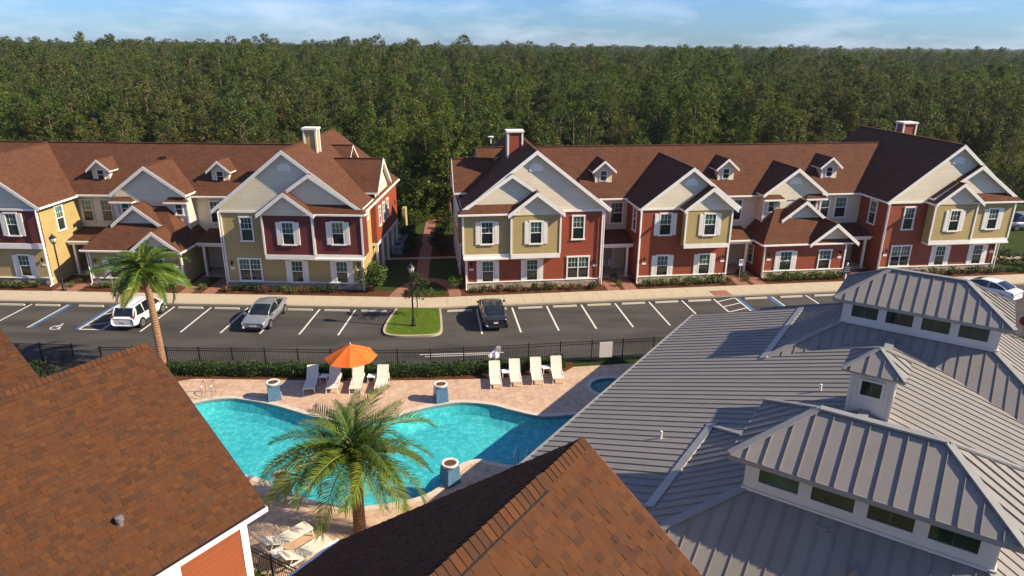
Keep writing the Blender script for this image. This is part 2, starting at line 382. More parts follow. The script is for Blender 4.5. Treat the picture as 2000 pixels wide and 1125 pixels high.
def tile_blue():
    t = NT('tile_blue'); v = t.coords(); x, y, z = t.sep(v)
    c, f = t.brick(t.comb(t.math('ADD', x, y), z, 0.0), 0.16, 0.16, (0.085, 0.175, 0.285), (0.055, 0.12, 0.21), (0.16, 0.19, 0.22), 0.006, 0.0)
    c = t.mix(0.3, c, t.ramp(t.noise(v, 6, 4), [(0.3, (0.05, 0.12, 0.21)), (0.7, (0.12, 0.23, 0.33))])); t.color(c); t.rough(0.3, 0.5)
tile_blue()
def metal_roof():
    t = NT('metal_roof'); v = t.coords(); oi = t.node('ShaderNodeObjectInfo').outputs['Random']
    c = t.ramp(oi, [(0.0, (0.2206, 0.1987, 0.1777)), (1.0, (0.2573, 0.2312, 0.2047))])
    c = t.mix(0.4, c, t.ramp(t.noise(v, 1.2, 5, 0.6), [(0.3, (0.2022, 0.1807, 0.1616)), (0.7, (0.2633, 0.2373, 0.2099))]))
    t.color(c); t.rough(t.math('ADD', 0.54, t.math('MULTIPLY', t.noise(v, 3, 4), 0.16)), 0.18); t.bump(t.noise(v, 1.7, 2), 0.10, 0.03)
    plain('metal_trim', (0.25, 0.24, 0.225), 0.5, 0.07, 3); plain('flashing_metal', (0.33, 0.315, 0.29), 0.45, 0.08, 3); plain('club_wall', (0.58, 0.56, 0.52), 0.6, 0.04, 2)
metal_roof()
def pool_mats():
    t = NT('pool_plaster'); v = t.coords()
    c = t.mix(0.5, t.ramp(t.noise(v, 0.5, 4, 0.6), [(0.3, (0.035, 0.34, 0.37)), (0.7, (0.11, 0.52, 0.51))]), t.ramp(t.noise(v, 3.4, 4, 0.75), [(0.34, (0.030, 0.29, 0.34)), (0.5, (0.075, 0.43, 0.46)), (0.64, (0.30, 0.70, 0.64))]))  # plaster tone, with pale mottling painted in for rippling sunlight
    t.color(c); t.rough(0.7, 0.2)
    t = NT('pool_water'); t.n.remove(t.b); v = t.coords()
    tr = t.node('ShaderNodeBsdfTransparent'); tr.inputs['Color'].default_value = (0.72, 0.95, 0.96, 1)
    gl = t.node('ShaderNodeBsdfGlossy'); gl.inputs['Roughness'].default_value = 0.04
    fr = t.node('ShaderNodeLayerWeight'); fr.inputs['Blend'].default_value = 0.5; mx = t.node('ShaderNodeMixShader')
    bm = t.node('ShaderNodeBump'); bm.inputs['Strength'].default_value = 0.55; bm.inputs['Distance'].default_value = 0.05
    h = t.math('ADD', t.noise(v, 2.4, 3), t.math('MULTIPLY', t.noise(t.mapping(v, (1, 2.2, 1), (0, 0, 0.5)), 4.5, 2), 0.5)); t.link(h, bm.inputs['Height'])
    t.link(bm.outputs[0], gl.inputs['Normal']); t.link(bm.outputs[0], fr.inputs['Normal'])
    t.link(t.math('ADD', t.math('MULTIPLY', t.math('POWER', fr.outputs['Facing'], 5.0), 0.75), 0.02), mx.inputs[0]); t.link(tr.outputs[0], mx.inputs[1]); t.link(gl.outputs[0], mx.inputs[2]); t.link(mx.outputs[0], t.out.inputs['Surface'])
    plain('spa_plaster', (0.07, 0.33, 0.36), 0.6, 0.2, 3); plain('coping', (0.55, 0.46, 0.36), 0.7, 0.12, 3, fine=0.15); plain('waterline_tile', (0.16, 0.26, 0.30), 0.3, 0.3, 12)
pool_mats()
def paint(name, c, metal=0.0, rough=0.28):
    t = NT(name); t.color(c); t.rough(rough, 0.5, metal); t.b.inputs['Coat Weight'].default_value = 0.6; t.b.inputs['Coat Roughness'].default_value = 0.06
paint('paint_white', (0.74, 0.73, 0.71)); paint('paint_silver', (0.31, 0.325, 0.35), 0.5, 0.32); paint('paint_dark', (0.014, 0.016, 0.026)); paint('paint_grey', (0.27, 0.29, 0.32), 0.4, 0.32)
plain('lamp_red', (0.22, 0.012, 0.012), 0.2, 0.1, 5, spec=0.6); plain('lamp_clear', (0.55, 0.55, 0.56), 0.12, 0.1, 5, spec=0.7); plain('plate', (0.6, 0.58, 0.5), 0.5, 0.2, 9)
plain('sign_navy', (0.018, 0.020, 0.042), 0.5, 0.1, 3); plain('sign_blue', (0.03, 0.10, 0.33), 0.5, 0.1, 3); plain('sign_red', (0.30, 0.014, 0.012), 0.45, 0.1, 3)
plain('lamp_glass', (0.66, 0.64, 0.60), 0.25, 0.05, 5); plain('vent_metal', (0.44, 0.42, 0.40), 0.35, 0.1, 6, metal=0.7)
plain('door_white', (0.42, 0.37, 0.30), 0.5, 0.06, 2); plain('porch_dark', (0.05, 0.035, 0.028), 0.7, 0.2, 2)
def notice():
    t = NT('notice_board'); v = t.coords(); x, y, z = t.sep(v)
    band = t.math('GREATER_THAN', t.math('FRACT', t.math('MULTIPLY', z, 16)), 0.55)
    n = t.math('GREATER_THAN', t.noise(t.mapping(v, (22, 22, 2)), 2.0, 2), 0.46)
    t.color(t.mix(t.math('MULTIPLY', t.math('MULTIPLY', band, n), 0.4), (0.66, 0.63, 0.57), (0.20, 0.18, 0.17))); t.rough(0.5, 0.3)
notice()
# ------------------------------------------------------------------ frames of the two rows of houses and of the clubhouse
class Frame:
    def __init__(s, ox, oy, deg): s.o = Vector((ox, oy, 0)); s.a = rad(deg); s.u = Vector((math.cos(s.a), math.sin(s.a), 0)); s.v = Vector((-math.sin(s.a), math.cos(s.a), 0))
    def w(s, u, v, z=0.0): return tuple(s.o + s.u*u + s.v*v + Vector((0, 0, z)))
    def xy(s, u, v): return s.w(u, v)[:2]
FL = Frame(-11.71, 48.82, -1.8); FRt = Frame(-5.07, 48.82, 7.6)
HINGE = (-6.34, 48.65)
def kerb_line(v, uL=-62, uR=66):
    """polyline parallel to the kerb at distance v (positive: towards the houses)"""
    hx, hy = HINGE; n = Vector((FL.v.x + FRt.v.x, FL.v.y + FRt.v.y)).normalized(); k = v/ n.dot(Vector((FL.v.x, FL.v.y)))
    return [FL.xy(uL, v), (hx + n.x*k, hy + n.y*k), FRt.xy(uR, v)]
def structure(name, mb, mats, label=None, smooth=False):
    o = mb.build(name, mats, smooth=smooth); return tag(o, label, None, None, 'structure')

# fence line along the drive (posts follow the bend of the road)
FENCE = [(-21.2, 38.32), (-9.0, 38.10), (-4.6, 38.25), (0.0, 38.96), (9.5, 40.32), (16.0, 41.2)]
# drive and car park
near = [(-62, 39.2), (-30.5, 39.0), (-21.2, 38.7), (-9.0, 38.48), (-4.6, 38.62), (0.0, 39.34), (9.5, 40.7), (24.0, 42.6), (66, 48.2)]
structure('car_park', sheet(MB(), near + list(reversed(kerb_line(0.05))), 0.0), 'asphalt')
structure('side_road', sheet(MB(), [FRt.xy(47, -9.9), FRt.xy(52, -12), FRt.xy(82, -14), FRt.xy(82, -6), FRt.xy(66.1, -0.1), FRt.xy(51, -0.1)], 0.004), 'asphalt')
# kerb and sidewalk
mb = MB(); a, b = kerb_line(0.0), kerb_line(0.16)
mb.slab([(*a[0], .13), (*a[1], .13), (*b[1], .13), (*b[0], .13)], (0, 0, -.2)); mb.slab([(*a[1], .13), (*a[2], .13), (*b[2], .13), (*b[1], .13)], (0, 0, -.2))
structure('kerb', mb, 'concrete_kerb')
mb = MB(); a, b = kerb_line(0.16), kerb_line(2.25)
mb.slab([(*a[0], .10), (*a[1], .10), (*b[1], .10), (*b[0], .10)], (0, 0, -.2)); mb.slab([(*a[1], .10), (*a[2], .10), (*b[2], .10), (*b[1], .10)], (0, 0, -.2))
walk = structure('sidewalk', mb, 'concrete')
slab_me = MB().slab([(.008, .18, .132), (1.492, .18, .132), (1.492, 2.24, .132), (.008, 2.24, .132)], (0, 0, -.05)).mesh('paving_slab', 'concrete')
for fr, us in ((FL, [-40 + 1.5*i for i in range(30)]), (FRt, [0.2 + 1.5*i for i in range(36)])):
    for u in us: put('paving_slab', slab_me, walk, fr.w(u, 0), (0, 0, fr.a))
a, b = FL.xy(5.0, .18), FL.xy(5.0, 2.24); c, d = FRt.xy(.19, 2.24), FRt.xy(.19, .18); h0, h1 = kerb_line(.18)[1], kerb_line(2.24)[1]
MB().slab([(*a, .132), (*h0, .132), (*d, .132), (*c, .132), (*h1, .132), (*b, .132)], (0, 0, -.05)).build('paving_slab', 'concrete', walk)
# planting beds in front of and between the houses
a, b = kerb_line(2.25), kerb_line(32.0)
structure('planting_bed', sheet(MB(), a + list(reversed(b)), 0.09), 'mulch')
# brick walks to the doors and between the two rows
def walk_strip(mb, pts, w, z):
    for p, q in zip(pts[:-1], pts[1:]):
        d = (Vector(q) - Vector(p)).normalized(); n = Vector((-d.y, d.x))*w/2
        mb.add([(p[0]-n.x, p[1]-n.y, z), (q[0]-n.x, q[1]-n.y, z), (q[0]+n.x, q[1]+n.y, z), (p[0]+n.x, p[1]+n.y, z)], [(0, 1, 2, 3)])
mb = MB()
for fr, us in ((FL, (-25.0, -23.9, -14.6, -12.75)), (FRt, (13.9, 15.35, 25.1, 26.6, 36.4))):
    for u in us: walk_strip(mb, [fr.xy(u, 2.26), fr.xy(u, 7.4)], 1.05, .104)
structure('door_walk', mb, 'brick_walk')
mb = MB()
walk_strip(mb, [(-7.7, 55.0), (-8.1, 60.0), (-9.4, 78.0)], 1.12, .110)
arcs = [catmull([(-9.3, 51.0), (-9.05, 52.6), (-8.35, 54.2), (-7.75, 55.1)], 5, False), catmull([(-4.5, 51.3), (-4.9, 53.2), (-6.0, 54.9), (-7.6, 55.4)], 5, False)]
for k, arc in enumerate(arcs):
    m2 = mb; n = len(arc)
    L1 = []; L2 = []
    for i, p in enumerate(arc):
        d = (Vector(arc[min(i+1, n-1)]) - Vector(arc[max(i-1, 0)])).normalized(); w = .5
        L1.append((p[0]+d.y*w, p[1]-d.x*w, .114 + .004*k)); L2.append((p[0]-d.y*w, p[1]+d.x*w, .114 + .004*k))
    for i in range(n-1): m2.add([L1[i], L1[i+1], L2[i+1], L2[i]], [(0, 1, 2, 3)])
structure('garden_walk', mb, 'brick_walk')
mb = MB(); walk_strip(mb, [(-12.2, 61.2), (-4.6, 62.0)], .55, .122); structure('cross_path', mb, 'concrete')
structure('garden_lawn', sheet(sheet(MB(), [(-11.2, 52.6), (-9.6, 52.6), (-8.7, 54.6), (-8.8, 60.6), (-11.4, 60.3)], .098), [(-7.2, 56.2), (-4.6, 55.0), (-4.2, 61.6), (-7.6, 61.1)], .098), 'shade_toned_grass')
structure('turf_patch', sheet(MB(), [(-8.5, 51.6), (-5.3, 51.6), (-5.6, 53.2), (-6.9, 54.6), (-8.2, 53.2)], .100), 'rough_grass')
# grass bank, path and far car park beyond the end house
structure('grass_bank', sheet(MB(), [FRt.xy(50.2, 3.0), FRt.xy(90, -4), FRt.xy(90, 18), FRt.xy(52, 17.5), FRt.xy(50.6, 9)], .105), 'rough_grass')
mb = MB(); walk_strip(mb, [FRt.xy(49.8, 7.6), FRt.xy(64, 5.6)], .8, .116); walk_strip(mb, [FRt.xy(50.5, 17.8), FRt.xy(85, 15.2)], .5, .116)
structure('bank_path', mb, 'concrete')
structure('far_car_park', sheet(MB(), [FRt.xy(50, 18.1), FRt.xy(95, 15), FRt.xy(95, 24), FRt.xy(52, 25)], .109), 'asphalt')
structure('back_lawn', sheet(MB(), kerb_line(21.0, -50, 48) + list(reversed(kerb_line(27.5, -50, 48))), .096), 'rough_grass')

# painted stall lines, access aisles, the wheelchair mark
LINE = {}
def line_mesh(l, w, mat):
    k = (round(l, 2), round(w, 3), mat)
    if k not in LINE: LINE[k] = MB().add([(-w/2, 0, 0), (w/2, 0, 0), (w/2, l, 0), (-w/2, l, 0)], [(0, 1, 2, 3)]).mesh('stall_line', mat)
    return LINE[k]
marks = MB()
def fline(fr, u0, v0, u1, v1, w, z=.008, mi=0):
    a, b = Vector(fr.xy(u0, v0)), Vector(fr.xy(u1, v1)); d = (b - a).normalized(); n = Vector((-d.y, d.x))*w/2
    marks.add([(*(a-n), z), (*(b-n), z), (*(b+n), z), (*(a+n), z)], [(0, 1, 2, 3)], mi)
lx = lambda x: x + 11.71
for x in (-39.7, -36.9, -25.77, -22.92, -20.1, -17.33, -14.57, -11.85): fline(FL, lx(x), -5.2, lx(x), -.35, .13)
fline(FL, lx(-34.06), -4.9, lx(-34.06), -.35, .12); fline(FL, lx(-33.85), -4.9, lx(-33.85), -.35, .26, .008, 1)
fline(FL, lx(-30.25), -5.0, lx(-30.25), -.35, .13); fline(FL, lx(-28.6), -5.0, lx(-28.6), -.35, .13); fline(FL, lx(-30.25), -5.0, lx(-28.6), -5.0, .13, .012); fline(FL, lx(-30.45), -5.0, lx(-30.45), -.35, .22, .008, 1)
for k in range(4): fline(FL, lx(-30.25), -4.4 + k*1.1, lx(-28.6), -3.6 + k*1.1, .11, .016, k % 2)
for u in (2.35, 5.08, 7.78, 10.5, 13.2, 15.95, 18.65, 29.1, 32.0): fline(FRt, u, -5.2, u, -.35, .13)
fline(FRt, 21.3, -5.1, 21.3, -.35, .13); fline(FRt, 23.1, -5.1, 23.1, -.35, .13); fline(FRt, 23.32, -5.1, 23.32, -.35, .28, .008, 1)
for k in range(4): fline(FRt, 21.3, -4.3 + k*1.1, 23.1, -3.6 + k*1.1, .11, .016)
fline(FRt, 26.2, -5.1, 26.2, -.35, .12); fline(FRt, 25.96, -5.1, 25.96, -.35, .34, .008, 1)
structure('stall_markings', marks, ['road_white', 'road_blue'])
mb = MB()  # wheelchair mark
def ring(mb, cx, cy, r, w, a0, a1, z, n=14, fr=FL):
    for i in range(n):
        t0, t1 = rad(a0 + (a1-a0)*i/n), rad(a0 + (a1-a0)*(i+1)/n)
        mb.add([(cx+r*math.cos(t0), cy+r*math.sin(t0), z), (cx+(r+w)*math.cos(t0), cy+(r+w)*math.sin(t0), z), (cx+(r+w)*math.cos(t1), cy+(r+w)*math.sin(t1), z), (cx+r*math.cos(t1), cy+r*math.sin(t1), z)], [(0, 1, 2, 3)])
ring(mb, 0, 0, .30, .09, 110, 350, 0)
for p, q in (((-.05, .02), (-.02, .52)), ((-.05, .10), (.26, .10)), ((.26, .12), (.44, -.30)), ((-.02, .34), (.22, .34))):
    d = (Vector(q) - Vector(p)).normalized(); n = Vector((-d.y, d.x))*.05
    mb.add([(p[0]-n.x, p[1]-n.y, .001), (q[0]-n.x, q[1]-n.y, .001), (q[0]+n.x, q[1]+n.y, .001), (p[0]+n.x, p[1]+n.y, .001)], [(0, 1, 2, 3)])
ring(mb, -.02, .64, .0, .09, 0, 360, .002)
o = mb.build('wheelchair_marking', 'road_white', None, False, (-32.2, 44.7, .009), (0, 0, rad(-8))); tag(o, kind='structure')
mb = MB(); walk_strip(mb, [(-5.97, 40.55), (-0.5, 40.98)], .10, .008); walk_strip(mb, [(-5.6, 40.25), (-1.0, 40.72)], .08, .008); structure('drive_marking', mb, 'road_white')
mb = MB(); mb.slab([(*FRt.xy(21.5, .02), .134), (*FRt.xy(23.0, .02), .134), (*FRt.xy(23.0, 1.2), .138), (*FRt.xy(21.5, 1.2), .138)], (0, 0, -.002)); structure('ramp_pad', mb, 'brick_walk')
# wheel stops
ws = MB().slab([(-.93, -.055, .11), (.93, -.055, .11), (.93, .055, .11), (-.93, .055, .11)], (0, 0, -.02)); ws.frustum((0, 0), (.95, .08), (0, 0), (.93, .055), 0, .09)
ws_me = ws.mesh('wheel_stop', 'wheelstop_mat')
n = 0
LW = {-38.25: 'in the stall beside the stop next to the wheelchair bay', -35.5: 'one stall from the wheelchair bay', -32.1: 'at the head of the wheelchair bay', -27.2: 'in front of the white parked car by the palm'}
for fr, us in ((FL, [lx(x) for x in (-38.25, -35.5, -32.1, -27.2, -24.4, -21.6, -18.75, -16.0, -13.2, -10.4)]), (FRt, [1.05, 3.7, 6.45, 9.15, 11.85, 14.6, 17.3, 20.0, 24.7, 27.7, 30.6, 33.4])):
    for u in us:
        o = put('wheel_stop', ws_me, None, fr.w(u, -.62), (0, 0, fr.a))
        tag(o, 'pale concrete wheel stop lying at the head of a stall before the kerb', 'wheel stop', 'wheel stops along the kerb')
# grass island with its kerb
isl = [(-8.95, 43.75), (-8.6, 43.35), (-5.35, 43.5), (-4.9, 43.95), (-5.45, 48.72), (-8.95, 48.74)]
isl = catmull([(-8.78, 48.72), (-9.02, 46.5), (-9.05, 44.6), (-8.75, 43.68), (-7.9, 43.32), (-6.2, 43.38), (-5.2, 43.6), (-4.88, 44.4), (-5.1, 46.6), (-5.42, 48.76)], 5, False)
inner = offset_loop(isl, -.16)
mb = MB()
for i in range(len(isl)-1):
    p, q, r, s_ = isl[i], isl[i+1], inner[i+1], inner[i]
    mb.slab([(*p, .14), (*q, .14), (*r, .14), (*s_, .14)], (0, 0, -.15))
structure('island_kerb', mb, 'concrete_kerb')
structure('island_lawn', sheet(MB(), inner, .12), 'lawn')

# ------------------------------------------------------------------ pool deck, pool, spa
POOL = [(-17.68, 34.04), (-16.22, 34.53), (-14.99, 34.37), (-13.38, 33.86), (-11.72, 33.09), (-10.28, 32.4), (-8.4, 32.0), (-6.57, 32.44), (-5.57, 33.16), (-4.24, 33.86), (-2.84, 34.23),
        (-1.1, 33.96), (0.04, 33.4), (1.71, 32.75), (3.6, 32.95), (5.2, 32.6), (5.6, 30.9), (4.2, 29.9), (1.6, 29.6), (0.3, 28.2), (-0.94, 28.46), (-1.69, 28.63), (-2.5, 28.1), (-3.0, 26.8),
        (-4.2, 25.6), (-6.84, 24.95), (-9.0, 25.5), (-10.3, 26.3), (-12.2, 27.2), (-14.6, 27.6), (-17.2, 28.6), (-18.9, 30.4), (-19.0, 32.6)]
pool = catmull(list(reversed(POOL)), 5)
if sum((pool[i][0]*pool[(i+1) % len(pool)][1] - pool[(i+1) % len(pool)][0]*pool[i][1]) for i in range(len(pool))) < 0: pool = pool[::-1]
SPA_C = (5.95, 36.25); spa = [(SPA_C[0] + 1.28*math.cos(2*math.pi*k/36), SPA_C[1] + 1.12*math.sin(2*math.pi*k/36)) for k in range(36)]
pool_o, spa_o = offset_loop(pool, .30), offset_loop(spa, .28)
deck_edge = [(-24.5, 12), (18, 12), (18, 40.6), (9.5, 39.7), (3.9, 38.85), (3.3, 38.2), (-1.0, 37.2), (-5.0, 36.95), (-9.0, 36.78), (-19.0, 36.92), (-20.2, 36.5), (-20.8, 35.6), (-24.5, 33.5)]
structure('pool_deck', sheet(MB(), deck_edge, .03, [pool_o, spa_o]), 'paver')
mb = MB()
for lo, lp in ((pool, pool_o), (spa, spa_o)):
    for i in range(len(lo)):
        j = (i+1) % len(lo)
        mb.slab([(*lp[i], .045), (*lp[j], .045), (*lo[j], .045), (*lo[i], .045)][::-1], (0, 0, -.06))
structure('pool_coping', mb, 'coping')
mb = MB(); zb = -.85
def basin(mb, loop, zb, mi, inset=.7):
    """tiled rim, then walls that slope in to a coved floor"""
    n = len(loop); l1, l2 = offset_loop(loop, -inset*.35), offset_loop(loop, -inset)
    for i in range(n):
        j = (i+1) % n
        mb.add([(*loop[i], 0.0), (*loop[j], 0.0), (*loop[j], -.16), (*loop[i], -.16)], [(0, 1, 2, 3)], 1)
        mb.add([(*loop[i], -.16), (*loop[j], -.16), (*l1[j], zb*.72), (*l1[i], zb*.72)], [(0, 1, 2, 3)], mi)
        mb.add([(*l1[i], zb*.72), (*l1[j], zb*.72), (*l2[j], zb), (*l2[i], zb)], [(0, 1, 2, 3)], mi)
    sheet(mb, l2, zb, mi=mi)
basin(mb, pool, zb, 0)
for k in range(3):  # entry steps under the clubhouse eave
    mb.box(2.6 + .45*k, 5.4, 30.1, 32.5, zb, -.62 + .17*k, 0)
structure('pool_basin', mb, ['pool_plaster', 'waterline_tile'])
mb = MB(); basin(mb, spa, -.8, 0, .3); structure('spa_basin', mb, ['spa_plaster', 'waterline_tile'])
structure('pool_water', sheet(MB(), pool, -.10), 'pool_water', None); structure('spa_water', sheet(MB(), spa, -.08), 'pool_water')
# bed behind the deck, under hedge and fence
structure('hedge_bed', sheet(MB(), [(-21.5, 36.0), (-20.3, 36.4), (-19.0, 36.94), (-9.0, 36.8), (-5.0, 36.97), (-1.0, 37.22), (3.3, 38.22), (3.9, 38.87), (3.9, 39.5), (0, 39.2), (-4.6, 38.55), (-9.0, 38.4), (-21.5, 38.65)], .034), 'mulch')
structure('side_yard', sheet(MB(), [(-62, 10), (-24.6, 10), (-24.6, 33.5), (-21, 35.6), (-21.5, 38.6), (-30.5, 38.9), (-62, 39.1)], .02), 'asphalt')
structure('club_plinth', sheet(MB(), [(18.02, 8), (60, 8), (60, 46), (24, 41.5), (18.02, 40.6)], .03), 'rough_grass')
structure('ground', sheet(MB(), [(-3300,-3300),(3300,-3300),(3300,3400),(-3300,3400)], -0.06, [offset_loop(pool, .1), offset_loop(spa, .1)]), 'forest_floor')
# ------------------------------------------------------------------ house parts (all in the row's own frame: u along, v away from the road, z up)
SHARE = {}
def shared(key, make):
    if key not in SHARE: SHARE[key] = make()
    return SHARE[key]
FACE = {'front': 0.0, 'right': math.pi/2, 'left': -math.pi/2, 'back': math.pi}
# a window lies in its own frame: x along the wall, -y out of the wall, z up from its sill
def window(par, face, at, z0, w, h, shutters=False, double=False, grid=True, trim='white_trim'):
    u, v = at
    def m_frame():
        t = .11; mb = MB()
        mb.box(-w/2-t, -w/2, -.07, .02, -t*.6, h+t); mb.box(w/2, w/2+t, -.07, .02, -t*.6, h+t)
        mb.box(-w/2-t-.03, w/2+t+.03, -.085, .02, h+.002, h+t+.02); mb.box(-w/2-t-.05, w/2+t+.05, -.11, .02, -t, .0)
        return mb.mesh('window', trim)
    o = put('window', shared(('wf', w, h, trim), m_frame), par, (u, v, z0), (0, 0, FACE[face]))
    if double:
        for s in (-1, 1): sash(o, s*w/4, w/2-.05, h, True)
        put('mullion', shared(('mul', h), lambda: MB().box(-.045, .045, -.06, .01, .002, h-.002).mesh('mullion', 'white_trim')), o)
    else: sash(o, 0, w, h, grid)
    if shutters:
        sw = .36 if w < 1.1 else .4
        def m_sh():
            mb = MB(); mb.box(-sw/2, sw/2, -.06, .015, -.06, h+.06)
            n = int(h/.14)
            for k in range(n): mb.box(-sw/2+.05, sw/2-.05, -.068, -.055, .02+k*(h-.04)/n, .02+(k+.55)*(h-.04)/n)
            return mb.mesh('shutter', 'shutter_white')
        me = shared(('sh', sw, h), m_sh)
        for s in (-1, 1): put('shutter', me, o, (s*(w/2+.13+sw/2), 0, 0))
    return o
def sash(par, x, w, h, grid):
    def m_up():
        return MB().box(-w/2, w/2, -.012, .01, h*.5, h-.001).mesh('upper_pane', 'glass_green')
    def m_lo():
        return MB().box(-w/2, w/2, -.008, .01, .001, h*.5).mesh('lower_pane', 'glass_dark')
    def m_bar():
        mb = MB(); mb.box(-w/2+.001, w/2-.001, -.035, .005, h*.5-.03, h*.5+.03)
        if grid:
            for k in (1, 2): mb.box(-w/2 + w*k/3 - .011, -w/2 + w*k/3 + .011, -.022, .005, h*.5+.03, h-.002)
            mb.box(-w/2+.001, w/2-.001, -.021, .005, h*.75-.011, h*.75+.011)
        return mb.mesh('sash_bar', 'white_trim')
    put('upper_pane', shared(('up', w, h), m_up), par, (x, 0, 0)); put('lower_pane', shared(('lo', w, h), m_lo), par, (x, 0, 0)); put('sash_bar', shared(('sb', w, h, grid), m_bar), par, (x, 0, 0))

def gable_v(par, uc, hw, v0, v1, ze, p, t=.16, rake=True, gutters=(True, True), back_rake=False):
    """gable roof whose ridge runs along v; hw reaches to the eave edge"""
    zr = ze + p*hw
    mb = MB()
    mb.slab([(uc-hw, v0, ze), (uc, v0, zr), (uc, v1, zr), (uc-hw, v1, ze)][::-1], (0, 0, -t), 0, 1)
    mb.slab([(uc, v0, zr), (uc+hw, v0, ze), (uc+hw, v1, ze), (uc, v1, zr)][::-1], (0, 0, -t), 0, 1)
    ro = mb.build('roof', ['shingle_far', 'white_trim'], par)
    MB().bar((uc, v0+.02, zr+.01), (uc, v1-.02, zr+.01), .26, .05).build('ridge_cap', 'shingle_far', ro)
    if rake:
        for s in (-1, 1): MB().slab([(uc+s*hw, v0-.035, ze+.03), (uc, v0-.035, zr+.03), (uc, v0-.035, zr-.30), (uc+s*(hw-.02), v0-.035, ze-.28)], (0, .033, 0)).build('rake_board', 'white_trim', ro)
    for s, g in zip((-1, 1), gutters):
        if g: MB().box(min(uc+s*hw, uc+s*(hw+.11)), max(uc+s*hw, uc+s*(hw+.11)), v0-.02, v1, ze-.13, ze-.01).build('gutter', 'gutter_white', ro)
    return ro
def gable_u(par, vc, hw, u0, u1, ze, p, t=.16, rake=(False, False), gutters=(True, True), name='roof'):
    """gable roof whose ridge runs along u"""
    zr = ze + p*hw
    mb = MB()
    mb.slab([(u0, vc-hw, ze), (u1, vc-hw, ze), (u1, vc, zr), (u0, vc, zr)], (0, 0, -t), 0, 1)
    mb.slab([(u0, vc, zr), (u1, vc, zr), (u1, vc+hw, ze), (u0, vc+hw, ze)], (0, 0, -t), 0, 1)
    ro = mb.build(name, ['shingle_far', 'white_trim'], par)
    MB().bar((u0+.02, vc, zr+.01), (u1-.02, vc, zr+.01), .26, .05).build('ridge_cap', 'shingle_far', ro)
    for s, r, u in ((-1, rake[0], u0), (1, rake[1], u1)):
        if r:
            for q in (-1, 1): MB().slab([(u+s*.035, vc+q*hw, ze+.03), (u+s*.035, vc, zr+.03), (u+s*.035, vc, zr-.26), (u+s*.035, vc+q*(hw-.02), ze-.24)], (-s*.033, 0, 0)).build('rake_board', 'white_trim', ro)
    if gutters[0]: MB().box(u0, u1, vc-hw-.11, vc-hw, ze-.13, ze-.01).build('gutter', 'gutter_white', ro)
    return ro
def gable_wall(par, u0, u1, v, z0, uc, hw, ze, p, mat='siding_cream', t=.05, label=None):
    """siding that fills a front gable under its roof, with the band board at its foot"""
    y = lambda u: ze + p*(hw - abs(u-uc)) - .17
    pts = [(u0, v, z0), (u1, v, z0), (u1, v, max(z0+.01, y(u1))), (uc, v, y(uc)), (u0, v, max(z0+.01, y(u0)))]
    o = MB().slab(pts, (0, t, 0)).build('gable_siding', mat, par, label=label); return o
def pent(par, u0, u1, v0, v1, z0, z1, hipL=0.0, hipR=0.0, name='pent_roof'):
    """lean-to roof: low edge at v0/z0, high edge at v1/z1, with optional hips at its ends"""
    t = .12; mb = MB()
    mb.slab([(u0, v0, z0), (u1, v0, z0), (u1-hipR, v1, z1), (u0+hipL, v1, z1)], (0, 0, -t), 0, 1)
    if hipL: mb.slab([(u0, v1, z0), (u0, v0, z0), (u0+hipL, v1, z1)], (0, 0, -t), 0, 1)
    if hipR: mb.slab([(u1, v0, z0), (u1, v1, z0), (u1-hipR, v1, z1)], (0, 0, -t), 0, 1)
    ro = mb.build(name, ['shingle_far', 'white_trim'], par)
    MB().box(u0, u1, v0-.10, v0, z0-.13, z0-.01).build('gutter', 'gutter_white', ro)
    return ro
def wall_box(par, u0, u1, v0, v1, z0, z1, mat, name='wall', label=None):
    return MB().box(u0, u1, v0, v1, z0, z1).build(name, mat, par, label=label)
def corner(par, u, v, z0, z1, w=.13):
    MB().box(u-w/2, u+w/2, v-w/2, v+w/2, z0, z1).build('corner_board', 'white_trim', par)
def stone_base(par, u0, u1, v, z1=.62):
    o = MB().box(u0, u1, v-.10, v+.05, .02, z1).build('stone_base', 'stone_veneer', par)
    MB().box(u0-.02, u1+.02, v-.14, v-.001, z1+.001, z1+.06).build('stone_cap', 'white_trim', o)
def downspout(par, u, v, z1):
    MB().tube([(u, v, z1), (u, v-.10, z1-.2), (u, v-.10, .25), (u, v-.35, .14)], .05, 6).build('downspout', 'gutter_white', par)
def wall_lantern(par, u, v, z):
    o = MB().lathe([(.03, -.16), (.08, -.10), (.10, .10), (.04, .18), (.01, .24)], 8, (u, v-.13, z)).build('wall_lantern', 'black_trim', par)
    MB().box(u-.17, u+.17, v-.03, v-.002, z-.52, z-.36).build('number_plate', 'white_paint', o)
def chimney(par, u, v, z0, z1, w, d, mat):
    o = MB().box(u-w/2, u+w/2, v-d/2, v+d/2, z0, z1).build('chimney', mat, par)
    for su in (-1, 1):
        for sv in (-1, 1): MB().box(u+su*w/2-.07, u+su*w/2+.07, v+sv*d/2-.07, v+sv*d/2+.07, z0, z1-.01).build('corner_board', 'white_trim', o)
    MB().box(u-w/2-.14, u+w/2+.14, v-d/2-.14, v+d/2+.14, z1, z1+.16).build('chimney_cap', 'white_trim', o)
